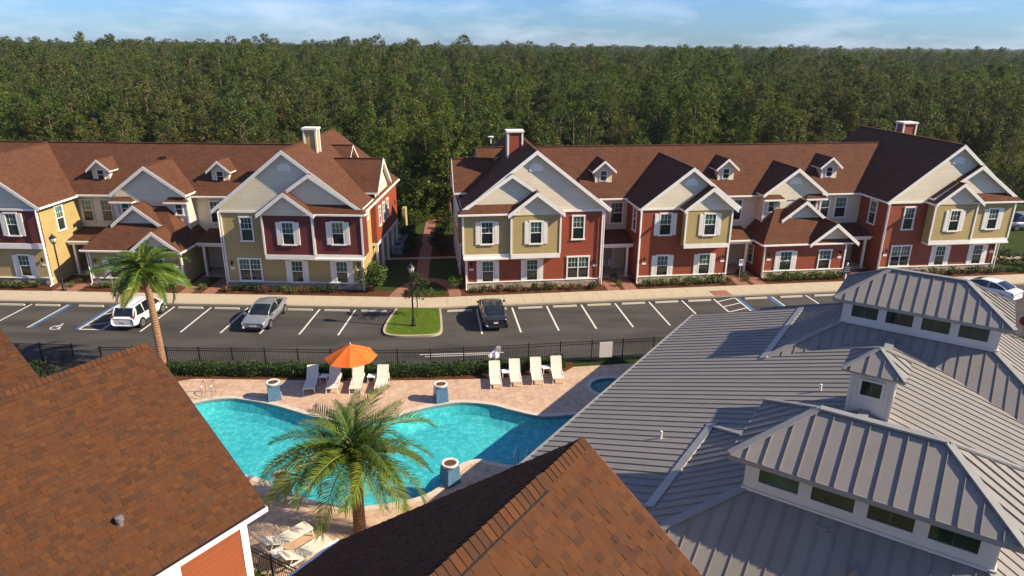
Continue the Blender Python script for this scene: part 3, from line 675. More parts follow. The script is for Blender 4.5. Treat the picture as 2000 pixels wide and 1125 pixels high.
def dormer(par, u, v, z0, wall='siding_cream'):
    w, h = 1.5, 1.05
    d = MB(); d.box(u-w/2, u+w/2, v, v+3.0, z0-.6, z0+h); d.slab([(u-w/2, v, z0+h), (u+w/2, v, z0+h), (u, v, z0+h+.72)], (0, .06, 0))
    o = d.build('dormer', wall, par)
    uc, hw, ze, p = u, 1.08, z0+h-.18, .86; zr = ze + p*hw; mb = MB(); v0, v1 = v-.35, v+4.2
    mb.slab([(uc-hw, v0, ze), (uc, v0, zr), (uc, v1, zr), (uc-hw, v1, ze)][::-1], (0, 0, -.1), 0, 1); mb.slab([(uc, v0, zr), (uc+hw, v0, ze), (uc+hw, v1, ze), (uc, v1, zr)][::-1], (0, 0, -.1), 0, 1)
    mb.build('dormer_roof', ['shingle_far', 'white_trim'], o)
    for s in (-1, 1): MB().slab([(uc+s*hw, v0-.035, ze+.03), (uc, v0-.035, zr+.03), (uc, v0-.035, zr-.2), (uc+s*(hw-.02), v0-.035, ze-.18)], (0, .033, 0)).build('rake_board', 'white_trim', o)
    MB().box(u-.36, u+.36, v-.05, v-.001, z0-.02, z0+.95).build('dormer_window', 'white_trim', o)
    MB().box(u-.25, u+.25, v-.065, v-.051, z0+.08, z0+.86).build('pane', 'glass_dark', o)
    MB().box(u-.25, u+.25, v-.085, v-.066, z0+.45, z0+.49).build('sash_bar', 'white_trim', o)
def gable_vent(par, u, v, z):
    mb = MB(); pts = [(u-.52, v, z-.28), (u+.52, v, z-.28)] + [(u+.52*math.cos(rad(a)), v, z+.30*math.sin(rad(a))) for a in (0, 25, 50, 75, 105, 130, 155, 180)]
    mb.slab(pts, (0, -.05, 0)); mb.build('gable_vent', 'white_trim', par)
def porch(par, u0, u1, v0, v1, mat='siding_cream', door_u=None):
    r = pent(par, u0, u1, v0, v1, 3.15, 3.75, name='porch_roof')
    MB().box(u0, u1, v0+.12, v0+.3, 2.78, 3.02).build('porch_beam', 'white_trim', r)
    for u in (u0+.45, u1-.45): MB().box(u-.09, u+.09, v0+.13, v0+.31, .1, 2.78).build('porch_post', 'white_trim', r)
    du = (u0+u1)/2 if door_u is None else door_u
    d = MB().box(du-.48, du+.48, v1-.05, v1+.02, .16, 2.3).build('door', 'door_white', par)
    MB().box(du-.62, du-.49, v1-.07, v1+.02, .16, 2.42).build('door_frame', 'white_trim', d); MB().box(du+.49, du+.62, v1-.07, v1+.02, .16, 2.42).build('door_frame', 'white_trim', d)
    MB().box(du-.40, du-.12, v1-.065, v1-.05, .4, 1.0).build('door_panel', 'white_trim', d); MB().box(du+.12, du+.40, v1-.065, v1-.05, .4, 1.0).build('door_panel', 'white_trim', d)
    MB().lathe([(.02, 0), (.035, .02), (.02, .05)], 8, (du+.38, v1-.09, 1.1)).build('door_knob', 'chrome', d)
    MB().box(u0, u1, v0+.1, v1, .03, .15).build('porch_floor', 'concrete', par)

def end_block(par, uc, s, low, bay, depth=(4.0, 17.6)):
    """gabled end house. s=+1: the two jettied bays lie on the +u side"""
    hw, p, ze = 6.05, .78, 6.62; v0, v1 = depth; w2 = 5.55
    wall_box(par, uc-w2, uc+w2, v0, v1, .05, 6.62, low)
    ro = gable_v(par, uc, hw, v0-.42, v1+.35, ze, p, gutters=(True, True))
    X = lambda a, b: (min(uc+s*a, uc+s*b), max(uc+s*a, uc+s*b))
    gable_wall(par, uc-w2-.02, uc+w2+.02, v0-.06, 6.50, uc, hw, ze, p)
    gable_wall(par, uc-w2, uc+w2, v1-.03, 6.6, uc, hw, ze, p)
    a, b = X(-5.57, -1.9); MB().box(a, b, v0-.10, v0-.061, 6.38, 6.56).build('band_board', 'white_trim', par)
    gable_vent(par, uc, v0-.06, 10.0)
    # jettied bays
    a, b = X(-1.9, 2.05); ib = wall_box(par, a, b, v0-.90, v0-.001, 2.95, 6.55, bay, 'inner_bay')
    c, d = X(2.051, 5.85); ob = wall_box(par, c, d, v0-.65, v0+1.2, 2.953, 6.53, bay, 'outer_bay')
    for (q, r, vv) in ((a, b, v0-.90), (c, d, v0-.65)):
        MB().box(q-.03, r+.03, vv-.05, vv-.001, 2.85, 3.22).build('jetty_band', 'white_trim', par)
        for k in (q, r): MB().box(k-.07, k+.07, vv-.06, vv-.002, 3.23, 6.5).build('corner_board', 'white_trim', par)
    MB().box(min(a, c), max(b, d), v0-.89, v0-.01, 2.80, 2.94).build('jetty_soffit', 'white_trim', par)
    # inner bay gable
    bc, bh, bp = (a+b)/2, 2.28, .76
    gable_v(ib, bc, bh, v0-1.28, v0+1.8, 6.52, bp, gutters=(False, False)); gable_wall(ib, a-.01, b+.01, v0-.95, 6.40, bc, bh, 6.52, bp)
    # second gable over both bays, and the pent roof of the outer bay
    gc, gh = uc + s*1.95, 3.95; gz = 6.86
    gable_v(ob, gc, gh, v0-.62, v0+3.6, gz, .69, gutters=(False, False)); gable_wall(ob, gc-3.6, gc+3.6, v0-.30, 6.62, gc, gh, gz, .69)
    e, f = X(1.5, 6.25); pent(ob, e, f, v0-1.02, v0-.25, 6.58, 7.22, .0 if s > 0 else .75, .75 if s > 0 else .0)
    # windows
    window(par, 'front', (uc - s*3.55, v0-.001), 4.12, .86, 1.85); window(par, 'front', (uc - s*3.65, v0-.001), .78, 1.72, 1.75, double=True)
    for x, v in ((.08, v0-.901), (3.95, v0-.651)): window(par, 'front', (uc + s*x, v), 4.1, .86, 1.72, shutters=True)
    for x in (.2, 3.85): window(par, 'front', (uc + s*x, v0-.001), .70, .86, 1.72, shutters=True)
    stone_base(par, uc-w2-.02, uc+w2+.02, v0); corner(par, uc-w2, v0, .1, 6.5); corner(par, uc+w2, v0, .1, 6.5)
    wall_lantern(par, uc - s*5.1, v0, 2.2); wall_lantern(par, uc + s*5.2, v0, 2.2)
    downspout(par, uc-w2-.1, v0-.1, 6.5); downspout(par, uc+w2+.1, v0-.1, 6.5)
    # side wall facing out
    so = uc + s*w2; F = 'right' if s > 0 else 'left'
    a, b = X(w2+.001, w2+.46); bx = wall_box(par, a, b, v0+3.7, v0+12.6, 2.96, 6.45, 'siding_red' if bay == 'siding_maroon' else bay, 'side_bay')
    MB().box(a, b+.02 if s > 0 else b, v0+3.66, v0+12.64, 2.72, 2.959).build('jetty_band', 'white_trim', bx)
    for vv in (v0+5.0, v0+6.6, v0+8.2): window(par, F, (so + s*.461, vv), 4.3, .6, 1.5)
    for vv in (v0+1.1, v0+1.8, v0+2.5): window(par, F, (so + s*.001, vv), 5.45, .42, .62, grid=False)
    for k in range(5): MB().box(so + s*.36 - .09, so + s*.36 + .09, v0+3.8+k*2.15, v0+3.98+k*2.15, .1, 2.719).build('side_porch_post', 'white_trim', par)
    d = MB().box(min(so, so+s*.05), max(so, so+s*.05), v0+6.0, v0+6.95, .15, 2.25).build('side_door', 'door_white', par); MB().lathe([(.02, 0), (.035, .02), (.02, .05)], 8, (so+s*.07, v0+6.8, 1.1)).build('door_knob', 'chrome', d)
    # gable on the side slope
    sv = v0 + 6.4; sh = 2.75
    a, b = X(1.2, w2+.75)
    gable_u(par, sv, sh, a, b, 7.35, .88, rake=(s < 0, s > 0), gutters=(False, False), name='side_gable_roof')
    q = so + s*.42; MB().slab([(q, sv-2.4, 6.9), (q, sv+2.4, 6.9), (q, sv+2.4, 7.4), (q, sv, 9.55), (q, sv-2.4, 7.4)], (-s*.05, 0, 0)).build('gable_siding', 'siding_cream', par)
    return ro

def one_storey(par, u0, u1, v0, low, s, gc, gh, uz):
    """projecting single-storey wing with hipped roof and two small gables; s=+1: the front gable sits on the +u side"""
    wall_box(par, u0, u1, v0, v0+5.2, .05, 3.05, low); stone_base(par, u0-.02, u1+.02, v0, .6)
    o = .42; e0, e1 = u0-o, u1+o; ze = 3.12; vr = v0 + 4.0; zr = ze + .80*(vr - v0 + o)
    r0, r1 = u0 + 2.9, u1 - 2.9; t = .14; mb = MB()
    mb.slab([(e0, v0-o, ze), (e1, v0-o, ze), (r1, vr, zr), (r0, vr, zr)], (0, 0, -t), 0, 1)
    mb.slab([(e0, v0+5.6, ze), (e0, v0-o, ze), (r0, vr, zr), (r0, v0+5.6, zr)], (0, 0, -t), 0, 1)
    mb.slab([(e1, v0-o, ze), (e1, v0+5.6, ze), (r1, v0+5.6, zr), (r1, vr, zr)], (0, 0, -t), 0, 1)
    mb.slab([(r0, vr, zr), (r1, vr, zr), (r1, v0+5.6, zr), (r0, v0+5.6, zr)], (0, 0, -t), 0, 1)
    ro = mb.build('wing_roof', ['shingle_far', 'white_trim'], par)
    MB().box(e0, e1, v0-o-.11, v0-o, ze-.13, ze-.01).build('gutter', 'gutter_white', ro)
    MB().box(e0-.1, e0, v0-o, v0+5.2, ze-.13, ze-.012).build('gutter', 'gutter_white', ro); MB().box(e1, e1+.1, v0-o, v0+5.2, ze-.13, ze-.012).build('gutter', 'gutter_white', ro)
    gable_v(par, gc, gh, v0-o-.25, v0+2.6, ze-.02, .78, gutters=(False, False)); gable_wall(par, gc-gh+.45, gc+gh-.45, v0-.10, ze-.12, gc, gh, ze-.02, .78)
    g2 = uz; gable_v(par, g2, 2.1, v0+1.35, v0+5.3, 4.78, .78, gutters=(False, False)); gable_wall(par, g2-1.8, g2+1.8, v0+1.75, 4.55, g2, 2.1, 4.78, .78)
    corner(par, u0, v0, .1, 3.0); corner(par, u1, v0, .1, 3.0); downspout(par, u0-.08, v0-.1, 3.0)
    wall_lantern(par, u0+.45, v0, 2.1); wall_lantern(par, u1-.45, v0, 2.1)
    a, b = (u0+2.0, u0+5.6) if s > 0 else (u1-5.6, u1-2.0)
    window(par, 'front', (a, v0-.001), .7, 1.0, 1.62, shutters=True); window(par, 'front', (b, v0-.001), .7, 1.0, 1.62)
    window(par, 'left' if s > 0 else 'right', ((u0-.001) if s > 0 else (u1+.001), v0+2.4), .8, .8, 1.5)

def cross_gable(par, u0, u1, v0, apex_u, hw, ze, p, v1):
    wall_box(par, u0, u1, v0, v1, .06, 6.60, 'siding_cream')
    gable_v(par, apex_u, hw, v0-.4, v1+2.6, ze, p, gutters=(False, False)); gable_wall(par, u0-.01, u1+.01, v0-.06, 6.3, apex_u, hw, ze, p)
    for a, b in ((u0-.3, u0+1.7), (u1-1.7, u1+.3)):
        pent(par, a, b, v0-.55, v0-.07, 6.45, 6.80, .35, .35)
        window(par, 'front', ((a+b)/2, v0-.001), 5.3, .52, .95, grid=False)
    corner(par, u0, v0, .1, 6.4); corner(par, u1, v0, .1, 6.4)

# ---- the row with tan walls (palm side)
HA = empty('townhouse_row', (FL.o.x, FL.o.y, 0), FL.a, 'row of tan and maroon sided townhouses with brown shingle roofs beside the tall palm', 'townhouses')
wall_box(HA, -27.0, -11.0, 9.0, 17.6, .06, 6.58, 'siding_cream', 'recess_wall')
gable_u(HA, 13.2, 4.75, -40.5, -3.0, 6.70, .80, gutters=(True, False), name='main_roof')
end_block(HA, -6.05, 1, 'siding_tan', 'siding_maroon')
# cut-off gabled block at the far end of this row
wall_box(HA, -37.4, -26.35, 4.0, 17.6, .05, 6.62, 'siding_tan'); gable_v(HA, -30.9, 4.95, 3.58, 13.4, 6.62, .775); gable_wall(HA, -35.4, -26.33, 3.94, 6.5, -30.9, 4.95, 6.62, .775)
MB().box(-37.38, -26.32, 3.70, 3.999, 3.30, 6.50).build('jettied_storey', 'siding_maroon', HA); MB().box(-37.4, -26.28, 3.62, 3.699, 3.22, 3.66).build('jetty_band', 'white_trim', HA)
MB().box(-37.4, -26.28, 3.64, 3.699, 6.36, 6.54).build('band_board', 'white_trim', HA)
for u in (-28.45, -31.9): window(HA, 'front', (u, 3.699), 4.35, .86, 1.75, shutters=True); window(HA, 'front', (u, 3.999), .8, .86, 1.75, shutters=True)
stone_base(HA, -37.4, -26.33, 4.0); corner(HA, -26.35, 3.74, .1, 6.5); wall_lantern(HA, -26.85, 4.0, 2.2); window(HA, 'right', (-26.349, 6.3), 4.2, .82, 1.95); downspout(HA, -26.2, 3.6, 6.5)
for u in (-25.6, -23.9, -14.3, -12.6): window(HA, 'front', (u, 8.999), 4.3, .82, 1.8, trim='siding_cream' if u < -20 else 'white_trim')
cross_gable(HA, -22.0, -16.0, 7.5, -19.0, 3.25, 7.05, .72, 10.0)
one_storey(HA, -23.1, -15.5, 4.3, 'siding_tan', 1, -17.25, 2.15, -19.6)
porch(HA, -26.3, -23.5, 6.4, 8.99); porch(HA, -15.1, -11.65, 6.4, 8.99, door_u=-13.2)
chimney(HA, -5.4, 9.2, 9.9, 12.3, 1.0, .85, 'siding_tan')
dormer(HA, -24.4, 9.85, 7.7); dormer(HA, -13.9, 9.85, 7.7)
MB().box(-.5, -.15, 21.2, 22.3, .1, 2.9).build('screen_wall', 'siding_tan', HA)
for q in ((-30.2, 8.2), (-19.6, 11.8)):
    MB().box(q[0]-.3, q[0]+.3, q[1]-.2, q[1]+.2, 9.35, 9.55).build('roof_vent', 'shingle_far', HA)

# ---- the row with red walls
HB = empty('townhouse_row', (FRt.o.x, FRt.o.y, 0), FRt.a, 'long row of red and tan sided townhouses with brown shingle roofs facing the pool', 'townhouses')
wall_box(HB, 12.5, 39.0, 8.0, 17.6, .06, 6.58, 'siding_cream', 'recess_wall')
gable_u(HB, 12.6, 5.1, 3.5, 42.5, 6.62, .74, gutters=(True, False), name='main_roof')
end_block(HB, 7.5, -1, 'siding_red', 'siding_tan')
end_block(HB, 43.8, 1, 'siding_red', 'siding_tan')
# middle block
wall_box(HB, 16.3, 24.1, 4.0, 12.0, .05, 6.58, 'siding_red'); gable_v(HB, 20.3, 4.25, 3.58, 13.2, 6.55, .77); gable_wall(HB, 16.28, 24.12, 3.94, 6.45, 20.3, 4.25, 6.55, .77)
MB().box(16.28, 19.85, 3.90, 3.939, 6.34, 6.5).build('band_board', 'white_trim', HB)
by = wall_box(HB, 19.85, 23.75, 3.2, 3.999, 3.32, 6.5, 'siding_tan', 'inner_bay'); gable_v(by, 21.8, 2.3, 2.82, 6.2, 6.5, .79, gutters=(False, False)); gable_wall(by, 19.84, 23.76, 3.15, 6.4, 21.8, 2.3, 6.5, .79)
MB().box(19.82, 23.78, 3.15, 3.199, 3.22, 3.58).build('jetty_band', 'white_trim', by)
for k in (19.85, 23.75): MB().box(k-.07, k+.07, 3.14, 3.198, 3.59, 6.4).build('corner_board', 'white_trim', by)
window(HB, 'front', (18.4, 3.999), 4.25, .9, 1.72, shutters=True); window(HB, 'front', (18.4, 3.999), .7, .9, 1.68, shutters=True); window(HB, 'front', (22.1, 3.999), .7, .9, 1.68, shutters=True); window(HB, 'front', (21.9, 3.199), 4.35, .9, 1.72, shutters=True)
stone_base(HB, 16.28, 24.12, 4.0); corner(HB, 16.3, 4.0, .1, 6.4); corner(HB, 24.1, 4.0, .1, 6.4); wall_lantern(HB, 16.8, 4.0, 2.2); wall_lantern(HB, 23.7, 4.0, 2.2)
window(HB, 'left', (16.299, 5.6), 4.3, .8, 1.85); downspout(HB, 16.2, 3.9, 6.4)
gable_vent(HB, 20.3, 3.94, 8.6); gable_vent(HB, 30.95, 6.74, 8.0)
cross_gable(HB, 28.3, 33.6, 6.8, 30.95, 3.0, 6.85, .75, 9.5)
one_storey(HB, 27.55, 35.0, 4.2, 'siding_red', 1, 33.5, 2.25, 31.6)
window(HB, 'left', (38.249, 6.0), 4.2, .82, 1.95)
for u in (15.35, 26.3, 34.7, 36.35): window(HB, 'front', (u, 7.999), 4.35, 1.0, 1.75)
porch(HB, 13.1, 16.25, 5.4, 7.99); porch(HB, 24.2, 27.0, 5.4, 7.99, door_u=25.4); porch(HB, 35.5, 38.2, 5.4, 7.99)
chimney(HB, 6.45, 9.0, 9.6, 12.15, 1.2, .9, 'siding_red'); chimney(HB, 45.9, 14.0, 8.6, 12.0, 1.3, 1.0, 'siding_red')
for u in (14.3, 25.5, 35.35): dormer(HB, u, 9.0, 7.85)
mb = MB(); mb.lathe([(.05, 0), (.05, .45), (.22, .5), (.28, .62), (.10, .66)], 10, (4.9, 13.5, 10.6)); mb.build('roof_dish', 'white_paint', HB)
for u, v, z in ((21.6, 6.5, 9.0), (45.0, 9.0, 10.7), (29.3, 6.6, 6.0)): MB().box(u-.3, u+.3, v-.2, v+.2, z-.3, z+.12).build('roof_vent', 'vent_metal', HB)
# ------------------------------------------------------------------ clubhouse with grey standing-seam roofs (K frame: u across, v along the ridge)
KA = rad(-33.8)
KU = Vector((math.cos(KA), math.sin(KA), 0)); KV = Vector((-math.sin(KA), math.cos(KA), 0))
def kw(u, v, z=0.0): return tuple(KU*u + KV*v + Vector((0, 0, z)))
CU, CV = -1.6, 27.0
club = empty('clubhouse', kw(CU, CV, .03), KA, 'grey standing seam metal roofed clubhouse with window monitors and a small cupola beside the pool', 'clubhouse')
k = lambda u, v, z: (u-CU, v-CV, z)
def clip(poly, ax, val, keep_less):
    out = []
    for i in range(len(poly)):
        p, q = poly[i], poly[(i+1) % len(poly)]
        a, b = p[ax]-val, q[ax]-val
        if keep_less: a, b = -a, -b
        if a >= -1e-9: out.append(p)
        if (a > 1e-9 and b < -1e-9) or (a < -1e-9 and b > 1e-9):
            t = a/(a-b); out.append((p[0]+(q[0]-p[0])*t, p[1]+(q[1]-p[1])*t))
    return out
def seam_roof(par, name, poly, down, sp=.46, rib=.042, phase=0.0):
    """a roof slope laid with single metal panels; POLY in clubhouse coordinates, DOWN the direction of the seams"""
    P = [Vector(k(*p)) for p in poly]; n = (P[1]-P[0]).cross(P[2]-P[0]).normalized()
    if n.z < 0: n = -n
    d = Vector(down); d = (d - n*d.dot(n)).normalized(); e = n.cross(d).normalized(); o = P[0]
    q = [((p-o).dot(e), (p-o).dot(d)) for p in P]
    base = MB(); base.slab([tuple(p) for p in (P if (P[1]-P[0]).cross(P[2]-P[0]).z > 0 else P[::-1])], tuple(-n*.10)); ro = base.build(name, 'metal_trim', par)
    a0, a1 = min(x[0] for x in q), max(x[0] for x in q); s = a0 + phase
    if phase: s -= sp
    while s < a1 - 1e-4:
        st = clip(clip(q, 0, s, False), 0, s+sp, True)
        if len(st) >= 3:
            w3 = lambda x, y, h: tuple(o + e*x + d*y + n*h)
            mb = MB(); top = [w3(x, y, .022) for x, y in st]
            area = sum(st[i][0]*st[(i+1) % len(st)][1]-st[(i+1) % len(st)][0]*st[i][1] for i in range(len(st)))
            if area < 0: top = top[::-1]
            mb.slab(top, tuple(-n*.02))
            ed = [y for x, y in st if abs(x-s) < 1e-4]
            if len(ed) >= 2 and max(ed)-min(ed) > .05:
                b0, b1 = min(ed), max(ed)
                M = Matrix((( e.x, d.x, n.x, o.x), (e.y, d.y, n.y, o.y), (e.z, d.z, n.z, o.z), (0, 0, 0, 1)))
                mb.box(s-.012, s+.012, b0, b1, .018, .018+rib, M=M)
            mb.build('roof_panel', 'metal_roof', ro)
        s += sp
    return ro
def cap(par, a, b, w=.24, h=.06, name='hip_cap', up=(0, 0, 1), lift=.05):
    a, b = Vector(k(*a)), Vector(k(*b)); a.z += lift; b.z += lift
    MB().bar(a, b, w, h, up=up).build(name, 'flashing_metal' if name == 'flashing' else 'metal_trim', par)
P1, P2 = .29, .60
E0, ZE = -12.65, 3.2; RU = -1.6; ZR = ZE + P1*(RU-E0); E1 = RU + (RU-E0)
V0, V1 = 17.75, 39.3
mr = seam_roof(club, 'main_roof_slope', [(E0, V0, ZE), (E0, V1, ZE), (RU, V1, ZR), (RU, V0, ZR)], (-1, 0, 0), .46)
mr2 = seam_roof(club, 'main_roof_slope', [(E1, V0, ZE), (E1, V1, ZE), (RU, V1, ZR), (RU, V0, ZR)], (1, 0, 0), .46)
cap(club, (RU, V0, ZR), (RU, V1, ZR), .34, .05, 'ridge_cap')
MB().box(E0-CU-.14, E0-CU-.005, V0-CV, V1-CV, ZE-.16, ZE+.03).build('gutter', 'metal_trim', club); MB().box(E1-CU+.005, E1-CU+.14, V0-CV, V1-CV, ZE-.16, ZE+.03).build('gutter', 'metal_trim', club)
for u0, u1, v0, v1 in ((-11.9, 8.7, V0+.5, V1-.5), (-8.9, 7.3, 13.2, V0+.49), (-8.9, 7.3, V1-.49, 42.2)):
    MB().box(u0-CU, u1-CU, v0-CV, v1-CV, 0, 3.08).build('wall', 'club_wall', club)
def pavilion(vn, vf, un=-3.8, uf=2.28):
    zb = 6.62; run = (zb-ZE)/P2; o = .48
    A, B, C_, D = (un, vn, zb), (uf, vn, zb), (uf, vf, zb), (un, vf, zb)
    a, b, c, d = (un-run, vn-run, ZE), (uf+run, vn-run, ZE), (uf+run, vf+run, ZE), (un-run, vf+run, ZE)
    seam_roof(club, 'pavilion_roof_slope', [a, b, B, A], (0, -1, 0), .46); seam_roof(club, 'pavilion_roof_slope', [d, a, A, D], (-1, 0, 0), .46)
    seam_roof(club, 'pavilion_roof_slope', [b, c, C_, B], (1, 0, 0), .46); seam_roof(club, 'pavilion_roof_slope', [c, d, D, C_], (0, 1, 0), .46)
    for p, q in ((a, A), (b, B), (c, C_), (d, D)): cap(club, p, q, .26)
    MB().box(a[0]-CU, b[0]-CU, a[1]-CV-.13, a[1]-CV-.004, ZE-.16, ZE+.03).build('gutter', 'metal_trim', club)
    # window monitor: glazed box on the pavilion roof
    he = 7.85
    bx = MB().box(un-CU, uf-CU, vn-CV, vf-CV, 6.2, he+.05).build('monitor', 'club_wall', club)
    L, Dp = uf-un, vf-vn
    def band(face, length, npan, org):
        rot = FACE[face]; post = .34; pw = (length - post*(npan+1))/npan
        o2 = org
        fr_ = MB(); fr_.box(-length/2-.04, length/2+.04, -.07, -.001, .0, .34)
        fr_.box(-length/2-.04, length/2+.04, -.07, -.001, 1.10, 1.22)
        for i in range(npan+1):
            x = -length/2 + i*(pw+post); fr_.box(x-(.04 if i == 0 else 0), x+post+(.04 if i == npan else 0), -.07, -.001, .34, 1.10)
        f = fr_.build('monitor_frame', 'club_wall', bx, loc=o2, rot=(0, 0, rot))
        MB().box(-length/2-.09, length/2+.09, -.12, -.071, -.02, .06).build('sill', 'club_wall', f)
        for i in range(npan):
            x = -length/2 + post + i*(pw+post)
            g = MB().box(x+.001, x+pw-.001, -.03, -.002, .341, 1.099).build('pane', 'glass_club', f)
            MB().box(x+pw/2-.012, x+pw/2+.012, -.042, -.031, .345, 1.095).build('glazing_bar', 'glass_green', f)
    cx, cy = (un+uf)/2-CU, (vn+vf)/2-CV
    band('front', L, 4, (cx, vn-CV, 6.66)); band('back', L, 4, (cx, vf-CV, 6.66)); band('left', Dp, 2, (un-CU, cy, 6.66)); band('right', Dp, 2, (uf-CU, cy, 6.66))
    # its hipped roof
    u0, u1, v0, v1 = un-o, uf+o, vn-o, vf+o; hd = (v1-v0)/2; p = .62; zr = he + p*hd; vm = (v0+v1)/2
    r0, r1 = (u0+hd, vm, zr), (u1-hd, vm, zr); e = [(u0, v0, he), (u1, v0, he), (u1, v1, he), (u0, v1, he)]
    seam_roof(club, 'monitor_roof_slope', [e[0], e[1], r1, r0], (0, -1, 0), .47, .055); seam_roof(club, 'monitor_roof_slope', [e[2], e[3], r0, r1], (0, 1, 0), .47, .055)
    seam_roof(club, 'monitor_roof_slope', [e[3], e[0], r0], (-1, 0, 0), .47, .055); seam_roof(club, 'monitor_roof_slope', [e[1], e[2], r1], (1, 0, 0), .47, .055)
    for a_, b_ in ((e[0], r0), (e[3], r0), (e[1], r1), (e[2], r1)): cap(club, a_, b_, .22)
    cap(club, r0, r1, .24, .06, 'ridge_cap')
    MB().slab([k(u0+.03, v0+.03, he-.09), k(u1-.03, v0+.03, he-.09), k(u1-.03, v1-.03, he-.09), k(u0+.03, v1-.03, he-.09)], (0, 0, -.06)).build('soffit', 'club_wall', club)
    for (x0, x1, y0, y1) in ((u0, u1, v0-.03, v0), (u0, u1, v1, v1+.03), (u0-.03, u0, v0, v1), (u1, u1+.03, v0, v1)): MB().box(x0-CU, x1-CU, y0-CV, y1-CV, he-.14, he+.02).build('fascia', 'metal_trim', club)
pavilion(18.2, 21.1); pavilion(34.05, 37.1)
# flashing where the steep roofs meet the shallow one
US = (ZE - P1*E0 - (6.62 + P2*3.8))/(P2-P1); ZS = ZE + P1*(US-E0)
cap(club, (US, V0, ZS), (US, 23.95, ZS), .36, .05, 'flashing', (-.45, 0, 1), .085); cap(club, (US, 31.2, ZS), (US, V1, ZS), .36, .05, 'flashing', (-.45, 0, 1), .085)
# small cupola astride the ridge
cu, cv = -1.53, 26.3
cb = MB().box(cu-.68-CU, cu+.68-CU, cv-.68-CV, cv+.68-CV, 5.9, 8.02).build('cupola', 'club_wall', club)
for face, (x, y) in (('front', (cu-CU, cv-.68-CV)), ('right', (cu+.68-CU, cv-CV)), ('left', (cu-.68-CU, cv-CV)), ('back', (cu-CU, cv+.68-CV))):
    f = MB()
    for q in ((-.42, -.33, .0, .72), (.33, .42, .0, .72), (-.33, .33, .0, .08), (-.33, .33, .64, .72)): f.box(q[0], q[1], -.05, -.001, q[2], q[3])
    f = f.build('cupola_window', 'club_wall', cb, loc=(x, y, 6.98), rot=(0, 0, FACE[face]))
    MB().box(-.33, .33, -.02, -.002, .08, .64).build('pane', 'glass_club', f)
    MB().box(-.012, .012, -.03, -.021, .08, .64).build('glazing_bar', 'glass_green', f)
for su in (-1, 1):
    for sv in (-1, 1): MB().box(cu-CU+su*.68-.05, cu-CU+su*.68+.05, cv-CV+sv*.68-.05, cv-CV+sv*.68+.05, 6.0, 7.98).build('corner_board', 'club_wall', cb)
e = [(cu-1.02, cv-1.02, 8.0), (cu+1.02, cv-1.02, 8.0), (cu+1.02, cv+1.02, 8.0), (cu-1.02, cv+1.02, 8.0)]; ap = (cu, cv, 8.68)
for i, dn in enumerate(((0, -1, 0), (1, 0, 0), (0, 1, 0), (-1, 0, 0))):
    seam_roof(club, 'cupola_roof_slope', [e[i], e[(i+1) % 4], ap], dn, .5, .05, .27); cap(club, e[i], ap, .15, .05)
# pipes and a small vent dormer on the roof
for u, v in ((-8.1, 22.6), (-3.4, 27.4)):
    z = ZE + P1*(u-E0); MB().lathe([(.11, -.05), (.05, .05), (.05, .34), (.0, .36)], 8, k(u, v, z)).build('vent_pipe', 'white_paint', club)
vz = 6.01
mb = MB(); mb.slab([k(-.78, 16.95, vz-.25), k(-.34, 16.95, vz-.25), k(-.56, 16.95, vz+.16)], tuple((0, .5, 0))); mb.build('vent_dormer', 'metal_roof', club)

# ------------------------------------------------------------------ brown shingled houses close to the viewpoint
random.seed(11)
SHW = [.10, .145, .19, .24, .29]; EXPO = .138
def shingle_mesh(i, thick):
    w = SHW[i]
    return shared(('shg', i, thick), lambda: MB().add([(0, 0, .001), (w-.004, 0, .001), (w-.004, EXPO*1.25, .001), (0, EXPO*1.25, .001), (0, 0, thick), (w-.004, 0, thick), (w-.004, EXPO*1.25, .004), (0, EXPO*1.25, .004)],
        [(4, 5, 6, 7), (0, 1, 5, 4), (1, 2, 6, 5), (2, 3, 7, 6), (3, 0, 4, 7)]).mesh('shingle', 'shingle'))
def shingle_slope(par, org, ex, ey, width, length, singles, see=None):
    """shingles over a slope: ORG lower corner, EX along the eave, EY up the slope (local to PAR); SINGLES = how many of the closest are objects"""
    ex, ey = Vector(ex).normalized(), Vector(ey).normalized(); n = ex.cross(ey)
    if n.z < 0: n = -n
    org = Vector(org); mw = par.matrix_basis; camp = Vector((0, 0, CAM_H)); items = []
    rows = int(length/EXPO)
    for r in range(rows):
        x = -random.random()*.3
        while x < width:
            i = random.choices(range(5), (2, 4, 5, 4, 2))[0]; th = random.choice((.007, .014, .024)); w = SHW[i]
            cut = None
            if x < 0 or x + w > width: cut = min(x+w, width) - max(x, 0)
            if cut is not None and cut < .03: x += w; continue
            p = org + ex*max(x, 0) + ey*(r*EXPO); d = (mw @ p - camp).length + (1000 if cut else 0)
            items.append((d, p, i, th, cut)); x += w
    items.sort(key=lambda t: t[0] if (see is None or see(t[1])) else t[0]+1000)
    M3 = Matrix((ex, ey, n)).transposed()
    field = MB()
    for j, (d, p, i, th, cut) in enumerate(items):
        if j < singles:
            o = put('shingle', shingle_mesh(i, th), par); o.matrix_local = Matrix.Translation(p) @ M3.to_4x4()
        else:
            w = cut or SHW[i]; c = [(0, 0, .001), (w-.004, 0, .001), (w-.004, EXPO*1.25, .001), (0, EXPO*1.25, .001), (0, 0, th), (w-.004, 0, th), (w-.004, EXPO*1.25, .004), (0, EXPO*1.25, .004)]
            field.add([tuple(p + ex*q[0] + ey*q[1] + n*q[2]) for q in c], [(4, 5, 6, 7), (0, 1, 5, 4), (1, 2, 6, 5), (2, 3, 7, 6), (3, 0, 4, 7)])
    if field.v: tag(field.build('shingle_field', 'shingle', par), kind='stuff')
